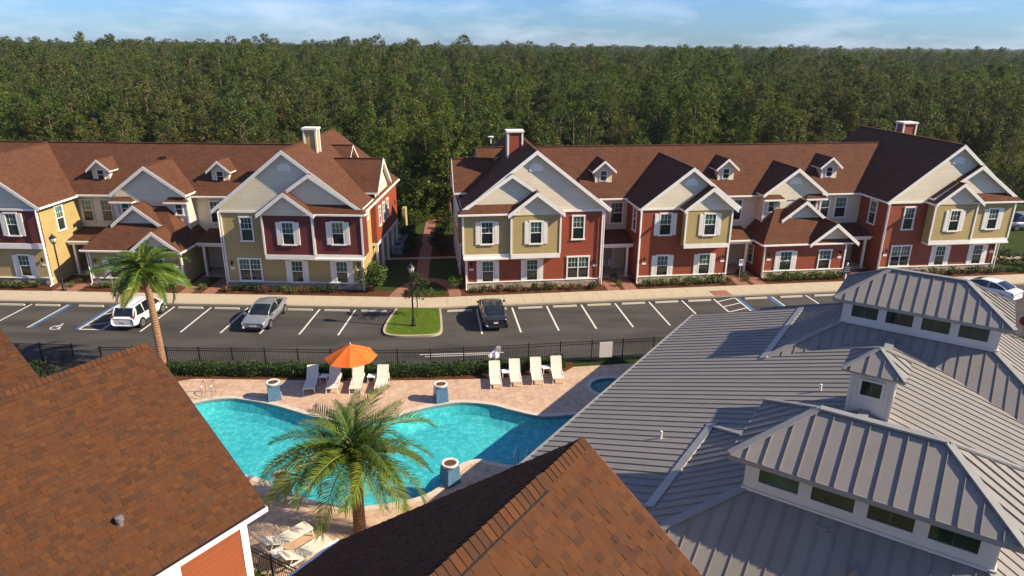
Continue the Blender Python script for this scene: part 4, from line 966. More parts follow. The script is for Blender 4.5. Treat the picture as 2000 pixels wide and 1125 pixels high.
def ridge_caps(par, u, v0, v1, z, p, w=.17, lift=.0, ex=.142):
    def m():
        mb = MB(); c, s_ = math.cos(math.atan(p)), math.sin(math.atan(p)); N = 3
        prof = [(-w*c, -w*s_), (-w*.35*c, -w*.30*s_), (0, .012), (w*.35*c, -w*.30*s_), (w*c, -w*s_)]
        y0, y1 = 0.0, ex*1.5
        pts = [(x, y0, zz+.034) for x, zz in prof] + [(x, y1, zz+.004) for x, zz in prof] + [(x, y0, zz-.004) for x, zz in prof]
        f = [(i, i+1, 5+i+1, 5+i) for i in range(4)] + [(10+i, 10+i+1, i+1, i) for i in range(4)]
        return mb.add(pts, f).mesh('ridge_shingle', 'shingle')
    me = shared(('rc', p, w, ex), m); y = v0
    while y < v1 - .1: put('ridge_shingle', me, par, (u, y, z+.02+lift)); y += ex
# house with the orange-red wall; its eave faces the pool
HLo = (-17.2, 2.0)
HL = empty('shingled_house', kw(HLo[0], HLo[1], 0), KA, 'brown shingled gable roof house with orange wall and white gutter beside the pool', 'house')
h = lambda u, v, z: (u-HLo[0], v-HLo[1], z)
PL = .79; Lr, Le, Lz, Lez, Lv1, Lv0 = -19.6, -14.83, 10.47, 6.70, 9.63, -14.0
mb = MB()
mb.slab([h(Le, Lv0, Lez), h(Le, Lv1, Lez), h(Lr, Lv1, Lz), h(Lr, Lv0, Lz)], (0, 0, -.14)); mb.slab([h(Lr, Lv0, Lz), h(Lr, Lv1, Lz), h(2*Lr-Le, Lv1, Lez), h(2*Lr-Le, Lv0, Lez)], (0, 0, -.14))
rl = mb.build('roof', 'shingle_under', HL)
sl = math.sqrt(1+PL*PL)
shingle_slope(HL, h(Le+.02, -3.2, Lez-.015), (0, 1, 0), (-1, 0, PL), 12.83, (Le-Lr)*sl-.05, 300, lambda p: True)
MB().slab([h(Le+.001, Lv0, Lez+.006), h(Le+.001, -3.2, Lez+.006), h(Lr, -3.2, Lz+.006), h(Lr, Lv0, Lz+.006)], (0, 0, -.004)).build('roof_surface', 'shingle_far', HL)
MB().slab([h(Lr, Lv0, Lz+.006), h(Lr, Lv1, Lz+.006), h(2*Lr-Le, Lv1, Lez+.006), h(2*Lr-Le, Lv0, Lez+.006)], (0, 0, -.004)).build('roof_surface', 'shingle_far', HL)
ridge_caps(HL, Lr-HLo[0], -3.0-HLo[1], Lv1-HLo[1]-.05, Lz, PL)
MB().box(Le+.4-.75-HLo[0]-.05, Le-.42-HLo[0], Lv0-HLo[1], Lv1-.45-HLo[1], .05, 6.62).build('wall', 'siding_orange', HL)
wall_u = Le-.42-HLo[0]
MB().box(Lr*2-Le+.42-HLo[0], wall_u-.36, Lv0-HLo[1], Lv1-.46-HLo[1], .05, 6.6).build('wall', 'siding_cream', HL)
MB().slab([h(Le-.42, Lv1-.47, 6.55), h(2*Lr-Le+.42, Lv1-.47, 6.55), h(Lr, Lv1-.47, Lz-.2)], (0, .05, 0)).build('gable_siding', 'siding_cream', HL)
MB().box(Le-HLo[0]+.005, Le-HLo[0]+.13, Lv0-HLo[1], Lv1-HLo[1], Lez-.17, Lez-.02).build('gutter', 'gutter_white', HL)
MB().box(Le-HLo[0]+.022, Le-HLo[0]+.108, Lv0-HLo[1], Lv1-HLo[1]-.02, Lez-.021, Lez-.012).build('gutter_trough', 'black_trim', HL)
MB().box(wall_u-.02, Le-HLo[0]+.004, Lv0-HLo[1], Lv1-HLo[1]-.02, Lez-.24, Lez-.171).build('soffit', 'white_trim', HL)
MB().box(wall_u-.16, wall_u+.04, Lv1-.62-HLo[1], Lv1-.40-HLo[1], .1, Lez-.241).build('corner_board', 'white_trim', HL)
MB().box(wall_u+.001, wall_u+.035, Lv0-HLo[1], Lv1-.63-HLo[1], Lez-.46, Lez-.241).build('frieze_board', 'white_trim', HL)
MB().box(wall_u+.001, wall_u+.06, 5.4-HLo[1], 7.2-HLo[1], 3.4, Lez-.461).build('wall_panel', 'white_paint', HL)
for sgn in (1, -1): MB().slab([h(Lr+sgn*(Lr-Le)*-1, Lv1+.001, Lez+.0), h(Lr, Lv1+.001, Lz+.0), h(Lr, Lv1+.001, Lz-.26), h(Lr+sgn*(Le-Lr), Lv1+.001, Lez-.24)], (0, .035, 0)).build('rake_board', 'shingle_under', HL)
mb = MB(); mb.slab([h(-19.75, -14, 10.35), h(-19.75, 6.75, 10.35), h(-24.4, 6.75, 12.95), h(-24.4, -14, 12.95)], (0, 0, -.16)); ur = mb.build('upper_roof', 'shingle_under', HL)
q = math.sqrt(1+.559**2); shingle_slope(HL, h(-19.75, -1.0, 10.352), (0, 1, 0), (-1, 0, .559), 7.73, 4.65*q, 0)
MB().slab([h(-19.9, 6.74, 10.40), h(-24.3, 6.74, 12.8), h(-24.3, 6.74, 9.0), h(-19.9, 6.74, 9.0)], (0, -.06, 0)).build('upper_wall', 'siding_cream', HL)
# round metal vent on the slope
vu, vv = -16.0, 6.36; vzz = Lez + PL*(Le-vu)
mb = MB(); mb.lathe([(.07, -.02), (.07, .13), (.10, .135), (.10, .24), (.015, .26)], 12, h(vu, vv, vzz)); mb.build('roof_vent', 'vent_metal', HL); MB().slab([h(vu-.11, vv-.11, vzz+.115), h(vu+.11, vv-.11, vzz-.06), h(vu+.11, vv+.11, vzz-.06), h(vu-.11, vv+.11, vzz+.115)], (0, 0, -.03)).build('vent_flashing', 'shingle_far', HL)
# house right below, ridge with raised vent caps
HFo = (-4.97, 0.0)
HF = empty('shingled_house', kw(HFo[0], HFo[1], 0), KA, 'steep brown shingled roof house with raised ridge cap and shaded slope between pool and clubhouse', 'house')
g = lambda u, v, z: (u-HFo[0], v-HFo[1], z)
PF = .796; Fr_, Fe, Fz, Fez, Fv1, Fv0 = -4.97, -11.93, 12.24, 6.70, 9.81, -12.0; Fe2 = 2*Fr_-Fe; sf = math.sqrt(1+PF*PF)
mb = MB()
mb.slab([g(Fe2, Fv0, Fez), g(Fe2, Fv1, Fez), g(Fr_, Fv1, Fz), g(Fr_, Fv0, Fz)], (0, 0, -.14)); mb.slab([g(Fr_, Fv0, Fz), g(Fr_, Fv1, Fz), g(Fe, Fv1, Fez), g(Fe, Fv0, Fez)], (0, 0, -.14))
mb.build('roof', 'shingle_under', HF)
shingle_slope(HF, g(Fe2+.02, 2.2, Fez-.014), (0, 1, 0), (-1, 0, PF), Fv1-2.2, (Fe2-Fr_)*sf-.05, 300, lambda p: p.x < 3.2 and p.y > 3.4)
shingle_slope(HF, g(Fe-.02, 2.2, Fez-.014), (0, 1, 0), (1, 0, PF), Fv1-2.2, (Fr_-Fe)*sf-.05, 0)
for a, b in ((Fe2, Fr_), (Fr_, Fe)):
    za, zb_ = (Fez, Fz) if a == Fe2 else (Fz, Fez)
    MB().slab([g(a, Fv0, za+.006), g(a, 2.2, za+.006), g(b, 2.2, zb_+.006), g(b, Fv0, zb_+.006)], (0, 0, -.004)).build('roof_surface', 'shingle_far', HF)
ridge_caps(HF, 0, 8.3, Fv1-.05, Fz, PF, .22); ridge_caps(HF, 0, 2.0, 8.3, Fz, PF, .26, .04, .15)
MB().box(.15, .205, 2.0, 8.25, Fz-.16, Fz-.105).build('ridge_vent', 'black_trim', HF); MB().box(-.205, -.15, 2.0, 8.25, Fz-.16, Fz-.105).build('ridge_vent', 'black_trim', HF)
MB().box(Fe+.45-HFo[0], Fe2-.45-HFo[0], Fv0, Fv1-.45, .05, 6.6).build('wall', 'siding_tan', HF)
MB().slab([g(Fe+.45, Fv1-.449, 6.55), g(Fe2-.45, Fv1-.449, 6.55), g(Fr_, Fv1-.449, Fz-.55)], (0, .05, 0)).build('gable_siding', 'siding_cream', HF)
MB().box(Fe-HFo[0]-.13, Fe-HFo[0]-.005, Fv0, Fv1, Fez-.16, Fez-.01).build('gutter', 'gutter_white', HF); MB().box(Fe2-HFo[0]+.005, Fe2-HFo[0]+.13, Fv0, Fv1, Fez-.16, Fez-.01).build('gutter', 'gutter_white', HF)
for s_ in (-1, 1): MB().slab([g(Fr_+s_*(Fr_-Fe), Fv1+.002, Fez-.02), g(Fr_, Fv1+.002, Fz-.02), g(Fr_, Fv1+.002, Fz-.28), g(Fr_+s_*(Fr_-Fe), Fv1+.002, Fez-.26)], (0, .03, 0)).build('rake_board', 'siding_red', HF)
# ------------------------------------------------------------------ black picket fences
def resample(pts, step):
    out = [Vector(pts[0])]; need = step
    for p, q in zip(pts[:-1], pts[1:]):
        p, q = Vector(p), Vector(q); L = (q-p).length; pos = 0
        while L - pos >= need: pos += need; out.append(p + (q-p)*(pos/L)); need = step
        need -= (L-pos)
    return out
def fence(pts, label, hgt=1.42, step=2.03):
    P = resample(pts, step); c = P[0]
    root = empty('metal_fence', (c.x, c.y, .03), 0, label, 'fence')
    for p in P: 
        o = MB().box(-.035, .035, -.035, .035, 0, hgt+.03).build('post', 'black_metal', root, loc=(p.x-c.x, p.y-c.y, 0))
        MB().frustum((0, 0), (.045, .045), (0, 0), (.012, .012), hgt+.031, hgt+.085).build('post_cap', 'black_metal', o)
    for p, q in zip(P[:-1], P[1:]):
        a, b = p-c, q-c; d = (b-a)
        for z in (hgt-.03, hgt-.20, .14): MB().bar((a.x+d.x*.018, a.y+d.y*.018, z), (b.x-d.x*.018, b.y-d.y*.018, z), .03, .035).build('rail', 'black_metal', root)
        pk = MB(); n = int(d.length/.108)
        for i in range(1, n): t = i/n; x, y = a.x+d.x*t, a.y+d.y*t; pk.box(x-.009, x+.009, y-.009, y+.009, .05, hgt-.048)
        tag(pk.build('pickets', 'black_metal', root), kind='stuff')
    return root
fence([(-21.2, 38.32), (-15.4, 38.22), (-9.0, 38.10), (-4.6, 38.25), (0.0, 38.96), (9.5, 40.32), (16.0, 41.2)], 'long black metal picket fence between the pool hedge and the car park')
fence([(-43.4, 39.2), (-27.1, 38.66), (-27.9, 35.6)], 'black metal picket fence around the yard with the dark bush')
fence([(-25.9, 34.3), (-25.2, 38.38), (-21.3, 38.33)], 'short black metal picket fence turning towards the palm trunk')
fence([(-10.3, 21.2), (-7.2, 19.5), (-5.4, 18.5)], 'black metal picket fence in front of the two low loungers', 1.3, 1.75)
sg = MB().box(-.42, .42, -.02, .02, .28, 1.32).build('notice_sign', 'notice_board', None, False, (5.98, 39.72, .03), (0, 0, rad(8))); tag(sg, 'white notice board fixed to the black fence near the spa', 'sign')

# ------------------------------------------------------------------ foliage
def leaf_cloud(mb, n, fn, size, rng, flat=0.3):
    for _ in range(n):
        p = Vector(fn()); s = size*(.6 + .8*rng.random())
        a = Vector((rng.gauss(0, 1), rng.gauss(0, 1), rng.gauss(0, 1)*flat)).normalized(); b = a.cross(Vector((rng.gauss(0, 1), rng.gauss(0, 1), rng.gauss(0, 1)))).normalized()
        mb.add([tuple(p - a*s*.5), tuple(p + b*s*.28), tuple(p + a*s*.5), tuple(p - b*s*.28)], [(0, 1, 2, 3)])
def hedge(pts, w, hgt, label, seed, dens=330):
    rng = random.Random(seed); c = Vector(pts[0]); root = empty('hedge', (c.x, c.y, .04), 0, label, 'hedge')
    mb = MB(); core = MB()
    for p, q in zip(pts[:-1], pts[1:]):
        p, q = Vector(p)-c, Vector(q)-c; d = q-p; L = d.length; t = d/L; nn = Vector((-t.y, t.x))
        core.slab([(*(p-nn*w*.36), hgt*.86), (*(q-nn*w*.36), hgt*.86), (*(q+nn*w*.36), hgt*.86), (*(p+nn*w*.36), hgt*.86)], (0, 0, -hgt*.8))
        def f():
            x = rng.random()*L; lump = .07*math.sin(x*2.3+seed) + .05*math.sin(x*5.1)
            e = rng.random()
            if e < .42: return (*(p + t*x + nn*(rng.random()-.5)*w), hgt + lump + rng.gauss(0, .035))
            s_ = -1 if e < .80 else 1
            return (*(p + t*x + nn*s_*(w/2 + lump*.6 + rng.gauss(0, .03))), rng.random()*hgt)
        leaf_cloud(mb, int(dens*L), f, .13, rng, .8)
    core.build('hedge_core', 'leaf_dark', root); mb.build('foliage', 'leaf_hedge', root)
hedge([(-20.9, 37.62), (-9.0, 37.45), (-4.8, 37.62), (-1.2, 38.16), (3.3, 38.9)], .72, .68, 'clipped green hedge along the fence behind the white loungers', 3)
SHRUB = {}
def shrub_mesh(kind, seed, leafmat, r, hgt, n, size):
    key = (kind, seed, leafmat, r, hgt, n, size)
    if key in SHRUB: return SHRUB[key]
    rng = random.Random(seed); mb = MB()
    cl = [(rng.gauss(0, r*.38), rng.gauss(0, r*.38), hgt*(.35 + .5*rng.random()), r*(.35 + .25*rng.random())) for _ in range(7)]
    def f():
        x, y, z, q = rng.choice(cl); v = Vector((rng.gauss(0, 1), rng.gauss(0, 1), rng.gauss(0, .8))).normalized()*q*(.75 + .3*rng.random())
        return (x+v.x, y+v.y, max(.03, min(hgt*1.1, z+v.z)))
    leaf_cloud(mb, n, f, size, rng, .7)
    st = MB()
    for i in range(5): a = 2*math.pi*i/5 + rng.random(); st.tube([(0, 0, 0), (math.cos(a)*r*.3, math.sin(a)*r*.3, hgt*.5), (math.cos(a)*r*.55, math.sin(a)*r*.55, hgt*.85)], [.03, .02, .008], 5)
    SHRUB[key] = (mb.mesh('foliage', leafmat), st.mesh('stem', 'bark')); return SHRUB[key]
def shrub(x, y, z, label, group=None, seed=0, leafmat='leaf_shrub', r=.5, hgt=.6, n=220, size=.14, rz=0, s=1.0, name='shrub'):
    fo, st = shrub_mesh('s', seed, leafmat, r, hgt, n, size); root = empty(name, (x, y, z), rz, label, 'bush' if name != 'garden_tree' else 'tree', group); root.scale = (s, s, s)
    put('foliage', fo, root); put('stem', st, root); return root
rng = random.Random(5)
def bed(fr, u0, u1, v, step, label, group, mats=('leaf_shrub',), h0=.5):
    u = u0
    while u < u1:
        p = fr.w(u + rng.uniform(-.1, .1), v + rng.uniform(-.18, .18), .09); sd = rng.randrange(4)
        shrub(p[0], p[1], p[2], label, group, sd, rng.choice(mats), .5, h0, 170, .15, rng.random()*6, rng.uniform(.7, 1.15)); u += step*rng.uniform(.8, 1.25)
A_, B_ = 'low leafy shrub in the mulch bed before the tan walls', 'low leafy shrub in the mulch bed before the red walls'
bed(FL, -36, -26.6, 3.1, .75, A_, 'shrubs along the tan row'); bed(FL, -22.8, -15.8, 3.3, .7, A_, 'shrubs along the tan row'); bed(FL, -11.4, -2.6, 3.1, .7, A_, 'shrubs along the tan row', ('leaf_shrub', 'leaf_dark', 'leaf_dry'))
bed(FL, -24.6, -24.2, 5.0, .8, A_, 'shrubs along the tan row'); bed(FL, -13.8, -13.5, 4.2, .6, A_, 'shrubs along the tan row')
bed(FRt, 2.3, 12.8, 3.1, .7, B_, 'shrubs along the red row', ('leaf_shrub', 'leaf_dark', 'leaf_dry')); bed(FRt, 16.6, 24.0, 3.1, .5, B_, 'shrubs along the red row', ('leaf_bush', 'leaf_shrub'), .62); bed(FRt, 27.8, 34.8, 3.15, .46, B_, 'shrubs along the red row', ('leaf_bush', 'leaf_shrub'), .66); bed(FRt, 38.5, 52.0, 3.1, .72, B_, 'shrubs along the red row', ('leaf_shrub', 'leaf_dark'))
for v in (3.4, 4.3, 5.2): 
    for fr, u, lb, gp in ((FRt, 14.62, B_, 'shrubs along the red row'), (FRt, 25.85, B_, 'shrubs along the red row'), (FL, -24.45, A_, 'shrubs along the tan row'), (FL, -13.7, A_, 'shrubs along the tan row')):
        p = fr.w(u, v, .09); shrub(p[0], p[1], p[2], lb, gp, rng.randrange(4), 'leaf_shrub', .5, .5, 170, .15, rng.random()*6, .8)
shrub(-11.15, 52.35, .09, 'large round green bush at the corner of the tan house by the garden walk', None, 31, 'leaf_bush', 1.35, 2.3, 1500, .22, 0, 1.0, 'corner_bush')
shrub(-4.55, 53.0, .09, 'medium green bush at the corner of the red house by the garden walk', None, 33, 'leaf_bush', .7, 1.2, 520, .16, 0, 1.0, 'corner_bush')
shrub(-11.9, 56.2, .09, 'dark bush beside the porch of the tan house on the garden walk', None, 34, 'leaf_dark', .8, 1.2, 420, .18, 0, 1.0, 'corner_bush')
for i, (x, y) in enumerate(((-11.2, 68.0), (-5.6, 68.5), (-6.9, 75.5), (-10.6, 75.0), (-9.75, 62.8), (-9.9, 64.6), (-10.1, 66.4), (-7.0, 62.9), (-7.2, 64.7), (-7.4, 66.5), (-7.6, 69.0), (-10.6, 69.5), (-10.8, 71.8), (-7.3, 72.4))): shrub(x, y, .09, 'dark evergreen shrub along the shaded garden walk between the rows', 'shrubs along the garden walk', 36+i % 2, 'leaf_dark', .8, 1.35, 420, .2, i, .95)
# yard bushes inside the side fence
for i, (x, y, s_) in enumerate(((-27.9, 36.4, 1.15), (-29.3, 36.9, 1.0), (-26.6, 36.1, .8))): shrub(x, y, .03, 'dark bushy plant inside the side yard fence', 'yard bushes', 41+i, 'leaf_dark', .8, 1.3, 480, .17, i, s_)
for i, (x, y, rz) in enumerate(((-27.2, 34.4, .1), (-28.6, 34.2, .0))):
    r_ = empty('pump_box', (x, y, .02), rz, 'blue grey equipment box standing in the side yard', 'equipment box', 'yard equipment')
    MB().box(-.55, .55, -.4, .4, 0, .75).build('housing', 'tile_blue', r_); MB().box(-.58, .58, -.43, .43, .751, .80).build('lid', 'grey_box', r_)
for i, (u, v) in enumerate(((53.5, 4.6), (55.2, 4.2), (57.0, 3.6), (52.2, 6.0))):
    p_ = FRt.w(u, v, .1); shrub(p_[0], p_[1], p_[2], 'dark rounded shrub in the bed beyond the red end house', 'shrubs beyond the end house', 50+i % 2, 'leaf_dark', .9, 1.2, 420, .18, i, 1.0)
# garden bush strip before the near fence
hedge([(-9.6, 20.1), (-6.6, 18.4)], .9, .75, 'small dark hedge between the near fence and the orange walled house', 9, 260)
# small tree on the island
def small_tree(x, y, z):
    root = empty('island_tree', (x, y, z), 0, 'young slender tree standing on the grass island behind the lamp post', 'tree'); rg = random.Random(77)
    MB().tube([(0, 0, 0), (.03, 0, 1.1), (.0, .03, 2.2), (.02, 0, 3.0)], [.045, .04, .03, .012], 7).build('trunk', 'bark', root)
    cl = [(rg.gauss(0, .40), rg.gauss(0, .40), 1.5 + rg.random()*1.9, .28 + .18*rg.random()) for _ in range(16)]; br = MB()
    for x_, y_, z_, q in cl: br.tube([(.01, 0, z_-.4), (x_*.9, y_*.9, z_)], [.015, .006], 5)
    br.build('branches', 'bark', root); mb = MB()
    def f():
        x_, y_, z_, q = rg.choice(cl); v = Vector((rg.gauss(0, 1), rg.gauss(0, 1), rg.gauss(0, 1))).normalized()*q*rg.uniform(.4, 1.1); return (x_+v.x, y_+v.y, z_+v.z)
    leaf_cloud(mb, 1200, f, .15, rg, .7); mb.build('crown', 'leaf_hedge', root)
small_tree(-6.95, 46.9, .12)
# grass blades on the island
mb = MB(); rg = random.Random(8)
for _ in range(5200):
    x, y = rg.uniform(-8.9, -5.0), rg.uniform(43.5, 48.6)
    if abs(x + 6.98 + (y-46)*.03) > 1.72 - max(0, 44.4-y)*.9: continue
    hgt = rg.uniform(.03, .075); a = rg.random()*6.28; dx, dy = math.cos(a)*.012, math.sin(a)*.012
    mb.add([(x-dx, y-dy, .12), (x+dx, y+dy, .12), (x+rg.gauss(0, .02), y+rg.gauss(0, .02), .12+hgt)], [(0, 1, 2)])
tag(mb.build('grass', 'leaf_bush'), 'short green grass covering the kerbed island', 'grass', None, 'stuff')

# ------------------------------------------------------------------ pool furniture
def make_lounger(name='sun_lounger', back=46):
    """local: foot end at -y, head end at +y"""
    root = empty(name, (0, 0, 0)); zs = .36; w = .31; yh = .28
    fr_ = MB(); fr_.bar((-w, -.98, zs), (-w, .95, zs), .05, .05); fr_.bar((w, -.98, zs), (w, .95, zs), .05, .05); fr_.bar((-w-.02, -.98, zs), (w+.02, -.98, zs), .05, .05); fr_.bar((-w-.02, .95, zs), (w+.02, .95, zs), .05, .05); fr_.build('frame', 'lounger_frame', root)
    for sx in (-1, 1):
        for y in (-.93, .80): MB().tube([(sx*w, y, zs), (sx*(w+.02), y + (.03 if y > 0 else -.03), 0)], .026, 8).build('leg', 'lounger_frame', root)
    st = MB(); N = 8
    for i in range(N):
        y0, y1 = -.95 + (yh+.95)*i/N, -.95 + (yh+.95)*(i+1)/N; sag = lambda y: zs + .02 - .018*math.sin(math.pi*(y+.95)/(yh+.95))
        st.slab([(-w, y0, sag(y0)), (w, y0, sag(y0)), (w, y1, sag(y1)), (-w, y1, sag(y1))], (0, 0, -.02))
    st.build('seat', 'sling', root)
    ca, sa = math.cos(rad(back)), math.sin(rad(back)); L = .84
    bk = MB(); bk.slab([(-w, yh, zs+.02), (w, yh, zs+.02), (w, yh+L*ca, zs+.02+L*sa), (-w, yh+L*ca, zs+.02+L*sa)], (0, .02*sa, -.02*ca)); bo = bk.build('backrest', 'sling', root)
    bf = MB()
    for sx in (-1, 1): bf.bar((sx*w, yh, zs), (sx*w, yh+L*ca, zs+L*sa), .045, .045)
    bf.bar((-w, yh+L*ca, zs+L*sa), (w, yh+L*ca, zs+L*sa), .05, .05); bf.build('back_frame', 'lounger_frame', bo)
    pr = MB(); pr.bar((-w+.05, yh+L*.6*ca, zs+L*.6*sa-.02), (-w+.05, .86, zs), .025, .025); pr.bar((w-.05, yh+L*.6*ca, zs+L*.6*sa-.02), (w-.05, .86, zs), .025, .025); pr.build('prop', 'lounger_frame', bo)
    return root
lp = make_lounger(); note_kids(lp)
spots = [(-11.72, 36.05, 6, 'lounger by the umbrella, end one towards the pool ladder'), (-10.4, 36.1, 5, 'second lounger'), (-9.05, 36.1, 4, ''), (-7.6, 36.12, 3, ''), (-.97, 36.75, 5, ''), (.22, 37.05, 4, ''), (1.5, 37.3, 3, ''), (2.75, 37.5, 2, '')]
labs = ['white sling sun lounger at the end of the umbrella group nearer the pool ladder', 'white sling sun lounger with its back under the orange umbrella', 'white sling sun lounger just past the umbrella pole', 'white sling sun lounger ending the umbrella group on the spa side',
        'white sling sun lounger at the pool lift end of the group without umbrella', 'second white sling lounger from the pool lift, unshaded', 'third white sling lounger from the pool lift, unshaded', 'white sling sun lounger ending the unshaded group beside the spa']
for i, ((x, y, a, _), lb) in enumerate(zip(spots, labs)):
    o = lp if i == 0 else copy_tree(lp); o.location = (x, y, .032); o.rotation_euler = (0, 0, rad(a)); tag(o, lb, 'sun lounger', 'loungers along the hedge')
lf = make_lounger('sun_lounger', 30); note_kids(lf)
for i, (x, y, a, lb) in enumerate(((-8.95, 22.55, 138, 'white lounger near the black fence, closer to the orange walled house'), (-7.95, 21.75, 138, 'white lounger near the black fence, closer to the shaded brown roof'))):
    o = lf if i == 0 else copy_tree(lf); o.location = (x, y, .032); o.rotation_euler = (0, 0, rad(a)); tag(o, lb, 'sun lounger', 'loungers by the near fence')
def side_table(x, y, a, lb, gp='small white side tables'):
    r_ = empty('side_table', (x, y, .032), rad(a), lb, 'table', gp)
    MB().box(-.24, .24, -.24, .24, .40, .43).build('table_top', 'white_paint', r_)
    for sx in (-1, 1):
        for sy in (-1, 1): MB().box(sx*.2-.02, sx*.2+.02, sy*.2-.02, sy*.2+.02, 0, .399).build('leg', 'lounger_frame', r_)
side_table(-11.1, 36.6, -5, 'small white side table between the first two loungers under the umbrella'); side_table(-8.3, 36.65, -2, 'small white side table between the loungers past the umbrella pole')
side_table(-.35, 37.35, 8, 'small white side table in the unshaded group at the pool lift end'); side_table(2.1, 37.95, 14, 'small white side table in the unshaded group towards the spa')
side_table(-8.95, 21.55, 40, 'small white side table between the two low loungers by the near fence')
# orange umbrella
um = empty('patio_umbrella', (-9.15, 35.55, .032), rad(10), 'orange patio umbrella open over the white loungers', 'umbrella')
MB().tube([(0, 0, 0), (0, 0, 2.95)], .03, 10).build('pole', 'pole_pale', um); MB().lathe([(.26, 0), (.26, .05), (.08, .08), (.05, .25)], 16).build('base', 'pole_pale', um); MB().lathe([(.035, 0), (.05, .05), (.0, .13)], 8, (0, 0, 2.95)).build('finial', 'pole_pale', um)
R_ = 1.48; zt, ze_ = 2.93, 2.18
for i in range(8):
    a0, a1 = 2*math.pi*i/8, 2*math.pi*(i+1)/8; mb = MB(); G = 5
    def P(a, t):  # panel between ribs sags a little
        return a, t
    rows_ = []
    for j in range(G+1):
        t = j/G; row = []
        for m_ in range(5):
            q = m_/4; a = a0 + (a1-a0)*q; chord = math.cos((a1-a0)/2)/math.cos(a-(a0+a1)/2); sag = .06*math.sin(math.pi*q)*t
            row.append((R_*t*chord*math.cos(a), R_*t*chord*math.sin(a), zt - (zt-ze_)*(t**1.12) - sag))
        rows_.append(row)
    for j in range(G):
        for m_ in range(4):
            if j == 0: mb.add([rows_[0][0], rows_[1][m_], rows_[1][m_+1]], [(0, 1, 2)])
            else: mb.add([rows_[j][m_], rows_[j+1][m_], rows_[j+1][m_+1], rows_[j][m_+1]], [(0, 1, 2, 3)])
    mb.build('canopy_panel', 'umbrella_cloth', um, True)
    MB().bar((0, 0, zt-.03), (R_*math.cos(a0), R_*math.sin(a0), ze_-.02), .018, .018).build('rib', 'pole_pale', um)
# planters with bowls
for (x, y, a, lb) in ((-13.42, 34.55, 24, 'blue tiled pedestal with pale bowl on the pool edge by the umbrella loungers'), (-3.98, 34.45, 22, 'blue tiled pedestal with pale bowl on the far pool edge past the umbrella'), (-2.78, 26.75, 40, 'blue tiled pedestal with pale bowl on the near deck beside the rounded step'), (-10.15, 25.75, 30, 'blue tiled pedestal with pale bowl near the orange walled house')):
    r_ = empty('planter_pedestal', (x, y, .03), rad(a), lb, 'planter')
    MB().frustum((0, 0), (.36, .36), (0, 0), (.31, .31), 0, .88).build('pedestal', 'tile_blue', r_)
    mb = MB(); mb.lathe([(.25, .881), (.33, .90), (.385, .98), (.40, 1.06), (.385, 1.075), (.29, 1.07), (.27, 1.03), (.0, 1.02)], 22); bo = mb.build('bowl', 'bowl_cast', r_, True); MB().lathe([(.272, 1.031), (.24, 1.045), (.0, 1.05)], 14).build('fill', 'bowl_fill', bo)
# pool hand rails and ladder
def rail_pair(x, y, a, lb, name='pool_ladder'):
    r_ = empty(name, (x, y, .045), rad(a), lb, 'pool rail')
    for sx in (-1, 1): MB().tube(catmull([(sx*.27, .5, 0), (sx*.27, .5, .45), (sx*.27, .38, .80), (sx*.27, .05, .82), (sx*.27, -.22, .55), (sx*.27, -.30, .0), (sx*.27, -.32, -.7)], 4, False), .022, 8).build('rail', 'chrome', r_, True)
    for z in (-.25, -.5): MB().box(-.27, .27, -.36, -.27, z, z+.03).build('step', 'chrome', r_)
rail_pair(-17.25, 34.75, 8, 'chrome pool ladder with dark rails at the corner of the pool'); rail_pair(.55, 28.35, 165, 'chrome grab rail at the shaded pool corner by the clubhouse', 'grab_rail')
# pool lift under its white cover, at the fence
r_ = empty('pool_lift', (-1.0, 38.2, .03), rad(10), 'white covered pool lift standing in the hedge by the fence', 'pool lift')
MB().box(-.25, .25, -.2, .2, 0, .18).build('base', 'white_paint', r_); MB().tube([(0, 0, .1), (0, 0, 1.5)], .05, 8).build('mast', 'white_paint', r_)
mb = MB(); mb.lathe([(.10, .85), (.20, .95), (.22, 1.12), (.13, 1.32), (.05, 1.42)], 7, (.04, 0, 0)); mb.lathe([(.04, .9), (.12, .98), (.10, 1.15), (.03, 1.24)], 6, (-.30, -.05, 0)); mb.build('cover', 'white_paint', r_); MB().box(.05, .34, -.10, .10, 1.30, 1.62).build('control_box', 'grey_box', r_)
MB().bar((0, 0, 1.45), (-.45, -.1, 1.1), .06, .06).build('arm', 'white_paint', r_)
# ------------------------------------------------------------------ lamps, signs
def street_lamp(x, y, z, lb):
    r_ = empty('street_lamp', (x, y, z), 0, lb, 'street lamp', 'black street lamps')
    MB().lathe([(.17, 0), (.17, .12), (.11, .20), (.11, .55), (.065, .65), (.055, 3.7), (.075, 3.75), (.05, 3.85)], 12).build('post', 'black_metal', r_, True)
    hd = MB().lathe([(.06, 3.851), (.16, 3.95), (.17, 3.99)], 10).build('lamp_head', 'black_metal', r_)
    MB().lathe([(.15, 3.991), (.235, 4.30), (.225, 4.36)], 10).build('glass_globe', 'lamp_glass', hd, True)
    MB().lathe([(.27, 4.361), (.22, 4.46), (.10, 4.58), (.04, 4.62), (.035, 4.72), (.0, 4.76)], 10).build('lamp_cap', 'black_metal', hd)
    for i in range(4): a = math.pi/4 + i*math.pi/2; MB().bar((.165*math.cos(a), .165*math.sin(a), 3.98), (.25*math.cos(a), .25*math.sin(a), 4.37), .02, .02).build('cage_bar', 'black_metal', hd)
street_lamp(-7.0, 45.15, .12, 'black street lamp post on the grass island'); street_lamp(-36.2, 52.15, .1, 'black street lamp by the brick walk of the tan row'); 
street_lamp(-9.55, 76.8, .1, 'black street lamp at the end of the garden walk between the rows')
